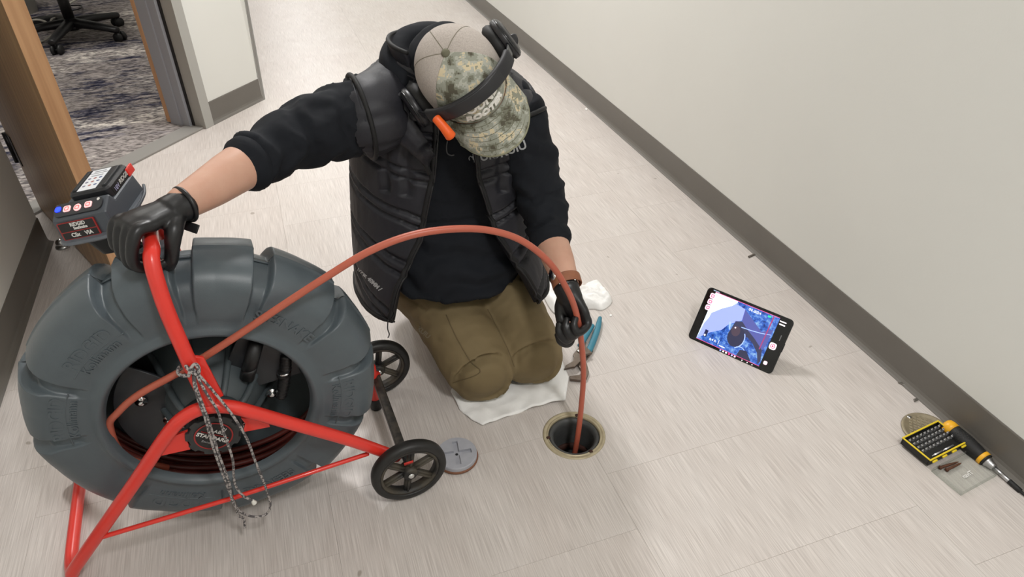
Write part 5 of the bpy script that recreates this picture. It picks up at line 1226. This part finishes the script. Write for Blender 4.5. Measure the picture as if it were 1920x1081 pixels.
def ui(name, x, y, w, h, m, r=.3, par=tab, z=.0046):
    return tb(name, at(prism(rrect(w, h, min(w, h)*r, 4), .0003), (x, y, z)), m, par)
for k, yy in enumerate((.0575, .040, .0225)):
    b = ui('screen_button', -.1055+.003, yy, .016, .0155, pk); ui('icon', -.1055+.003, yy, .009, .0085, rd, .2, b, .0050); ui('icon', -.1055+.003, yy, .0055, .005, pk, .3, b, .0054)
b = ui('screen_button', .0985, -.006, .0185, .0185, whg); ui('icon', .0985, -.006, .013, .013, rd, .5, b, .0050); ui('icon', .0985, -.006, .009, .009, whg, .5, b, .0054); ui('icon', .0985, -.006, .005, .005, rd, .5, b, .0058)
ui('screen_button', .0985, -.055, .010, .010, pk)
for k in range(6): ui('dock_icon', -.024+k*.0085, -.0748+.0012, .0052, .0052, [glo('ui_blue', (140, 160, 255), .9), whg, whg, glo('ui_magenta', (240, 60, 140), .9), glo('ui_lilac', (180, 170, 240), .9), pk][k], .5)
for xx in (.040, .055, .069): ui('nav_icon', xx, -.0745, .003, .003, whg, .5)
ui('status_bar', -.098, .0735, .018, .0025, glo('ui_dim', (150, 170, 190), .6), .4); ui('status_bar', .098, .064, .018, .003, whg, .4); ui('status_bar', .0985, .056, .016, .0035, whg, .4)
ui('home_key', .108, .022, .0022, .016, mat('key_grey', (120, 120, 122), .4), .5)
tb('side_key', at(rbox(.002, .024, .003, .0008), (TWd/2+.0004, .0, 0)), mat('key_black', (40, 40, 42), .4))
sp_a, sp_b = tc0-nT*.004+upT*.02, np.array([*(tc0-nT*.075)[:2], .003])
own(obj('stand', at(prism(rrect(.10, .10, .012), .003, .0008), (sp_a+sp_b)/2, e1_, nrm(sp_a-sp_b), np.cross(e1_, nrm(sp_a-sp_b))), tbk, None, False), tab)
# ---- floor door stop
ds = F(119, 462); ds[2] = 0
st = thing('door_stop', 'small chrome dome door stop screwed to the floor under the wooden door', 'door stop', ds)
own(obj('dome', lathe([(.019, .010), (.0185, .020), (.015, .027), (.008, .031), (0, .032)], 32, ds), chrome), st); own(obj('base', lathe([(.024, .0004), (.024, .004), (.02, .010), (.019, .0102)], 32, ds), steel), st)
# ---- crumbs of debris along the skirting
deb = mat('debris_dark', (84, 78, 70), .7); debs = mat('debris_metal', (120, 116, 110), .4, .6)
def chip(name, pxs, h, m, lab, cat): 
    poly = [F(x, y)[:2] for x, y in pxs]; a = sum(poly[i][0]*poly[(i+1) % len(poly)][1]-poly[(i+1) % len(poly)][0]*poly[i][1] for i in range(len(poly)))
    if a < 0: poly = poly[::-1]
    tag(obj(name, at(prism([tuple(p) for p in poly], h, h*.2, 1), (0, 0, .0004)), m, None, False), lab, cat)
chip('rubber_strip', [(1402, 481), (1414, 476), (1417, 478), (1404, 484)], .003, deb, 'dark sliver of rubber lying against the baseboard above the tablet', 'debris')
chip('metal_clip', [(1683, 718), (1696, 717), (1698, 724), (1691, 722)], .004, debs, 'bent metal scrap lying against the baseboard', 'debris')
chip('screw_scrap', [(1712, 749), (1719, 747), (1721, 751), (1714, 754)], .004, debs, 'small metal crumb on the floor above the tan cover plate', 'debris')
chip('white_crumb', [(1143, 590), (1147, 590), (1147, 593), (1143, 593)], .002, ragm, 'white crumb on the floor right of the folded rag', 'debris')
chip('white_crumb', [(1097, 204), (1101, 204), (1101, 207), (1097, 206)], .003, ragm, 'white crumb beside the far end of the right baseboard', 'debris')
# ---- office chair and cables beyond the door
blp = mat('chair_black', (22, 21, 22), .4)
hubp = np.array([-1.056, 4.917]); hub0 = np.array([hubp[0], hubp[1], 0])
ch = thing('office_chair', 'black five star office chair base on the carpet beyond the door', 'office chair', hub0)
own(obj('base_hub', lathe([(0, .06), (.045, .06), (.05, .075), (.042, .11), (.032, .125), (0, .125)], 28, hub0), blp), ch)
own(obj('gas_column', join(lathe([(.030, .12), (.030, .36), (.018, .36), (.018, .44), (0, .44)], 24, hub0)), blp), ch)
a0_ = math.radians(-103)
for k in range(5):
    a = a0_+k*2*math.pi/5; d_ = np.array([math.cos(a), math.sin(a), 0]); s_ = np.array([-d_[1], d_[0], 0]); RL = .30
    L_ = obj('leg', tube([hub0+d_*.03+(0, 0, .098), hub0+d_*.15+(0, 0, .09), hub0+d_*RL+(0, 0, .072)], [.027, .023, .017], 12, up=(0, 0, 1), r2=[.036, .032, .024]), blp); own(L_, ch)
    cpos = hub0+d_*(RL-.005)+s_*.012
    own(obj('caster', join(rod(cpos+s_*.012+(0, 0, .029), cpos+s_*.026+(0, 0, .029), .0285, 20), rod(cpos-s_*.026+(0, 0, .029), cpos-s_*.012+(0, 0, .029), .0285, 20), rod(cpos-s_*.012+(0, 0, .029), cpos+s_*.012+(0, 0, .029), .010, 12), rod(cpos+(0, 0, .04), cpos+(0, 0, .075), .008, 10)), mat('caster_black', (30, 30, 31), .5)), ch)
own(obj('seat', at(rbox(.48, .46, .07, .03, 3), hub0+(0, 0, .48)), mat('chair_fabric', (40, 40, 44), .9)), ch)
own(obj('mechanism', at(rbox(.14, .18, .05, .01, 2), hub0+(0, 0, .425)), blp), ch)
own(obj('backrest', at(rbox(.44, .06, .5, .028, 3), hub0+np.array([-.1, .26, .82])), mat('chair_fabric', (40, 40, 44))), ch); own(obj('back_arm', tube(spline([hub0+(0, .1, .43), hub0+(-.05, .25, .46), hub0+(-.09, .28, .70)], 14), .018, 10, r2=.03), blp), ch)
# white waste bin behind the door edge
bn = F(64, 26); wb = thing('waste_bin', 'pale grey plastic bin beside the office chair behind the door edge', 'bin', (*(bn-R*.10)[:2], 0))
wx_ = np.array([*(bn-R*.10)[:2], .006])
binm = mat('bin_grey', (196, 194, 184), .5)
secs = [(.20, .15, .03, 0, 0, .0), (.26, .21, .035, 0, 0, .36), (.275, .225, .035, 0, 0, .365), (.275, .225, .035, 0, 0, .385), (.255, .205, .035, 0, 0, .385), (.195, .145, .03, 0, 0, .02)]
own(obj('bin_body', at(loft(secs), wx_, R, np.array([-R[1], R[0], 0])), binm), wb)
cw = mat('cable_white', (206, 202, 190), .5)
def wire(px, lab, m, r=.005, z0=.012): tag(obj('power_cable', tube(spline([F(x, y, z0+.02*(i % 2)) for i, (x, y) in enumerate(px)], 50), r, 8), m), lab, 'cable')
wire([(30, 50), (48, 42), (68, 37), (84, 40), (93, 46), (97, 36), (110, 32), (120, 26), (125, 10), (160, -10)], 'pale looped power cable on the carpet behind the chair column', cw, .006, .07)
wire([(50, 92), (66, 82), (82, 76), (96, 66)], 'pale cable end on the carpet under the front chair leg', cw, .0045)
wire([(120, 12), (140, 10), (152, 11), (150, 16), (136, 20), (122, 22)], 'thin black cable loop on the carpet right of the chair column', blp, .004)
tag(obj('power_strip', at(rbox(.30, .06, .05, .008, 2), F(72, 52)+np.array([0, 0, .034]), nrm([1, .35, 0]), nrm([-.35, 1, 0])), mat('strip_black', (18, 18, 19), .5)), 'black power strip lying on the carpet behind the chair', 'power strip')
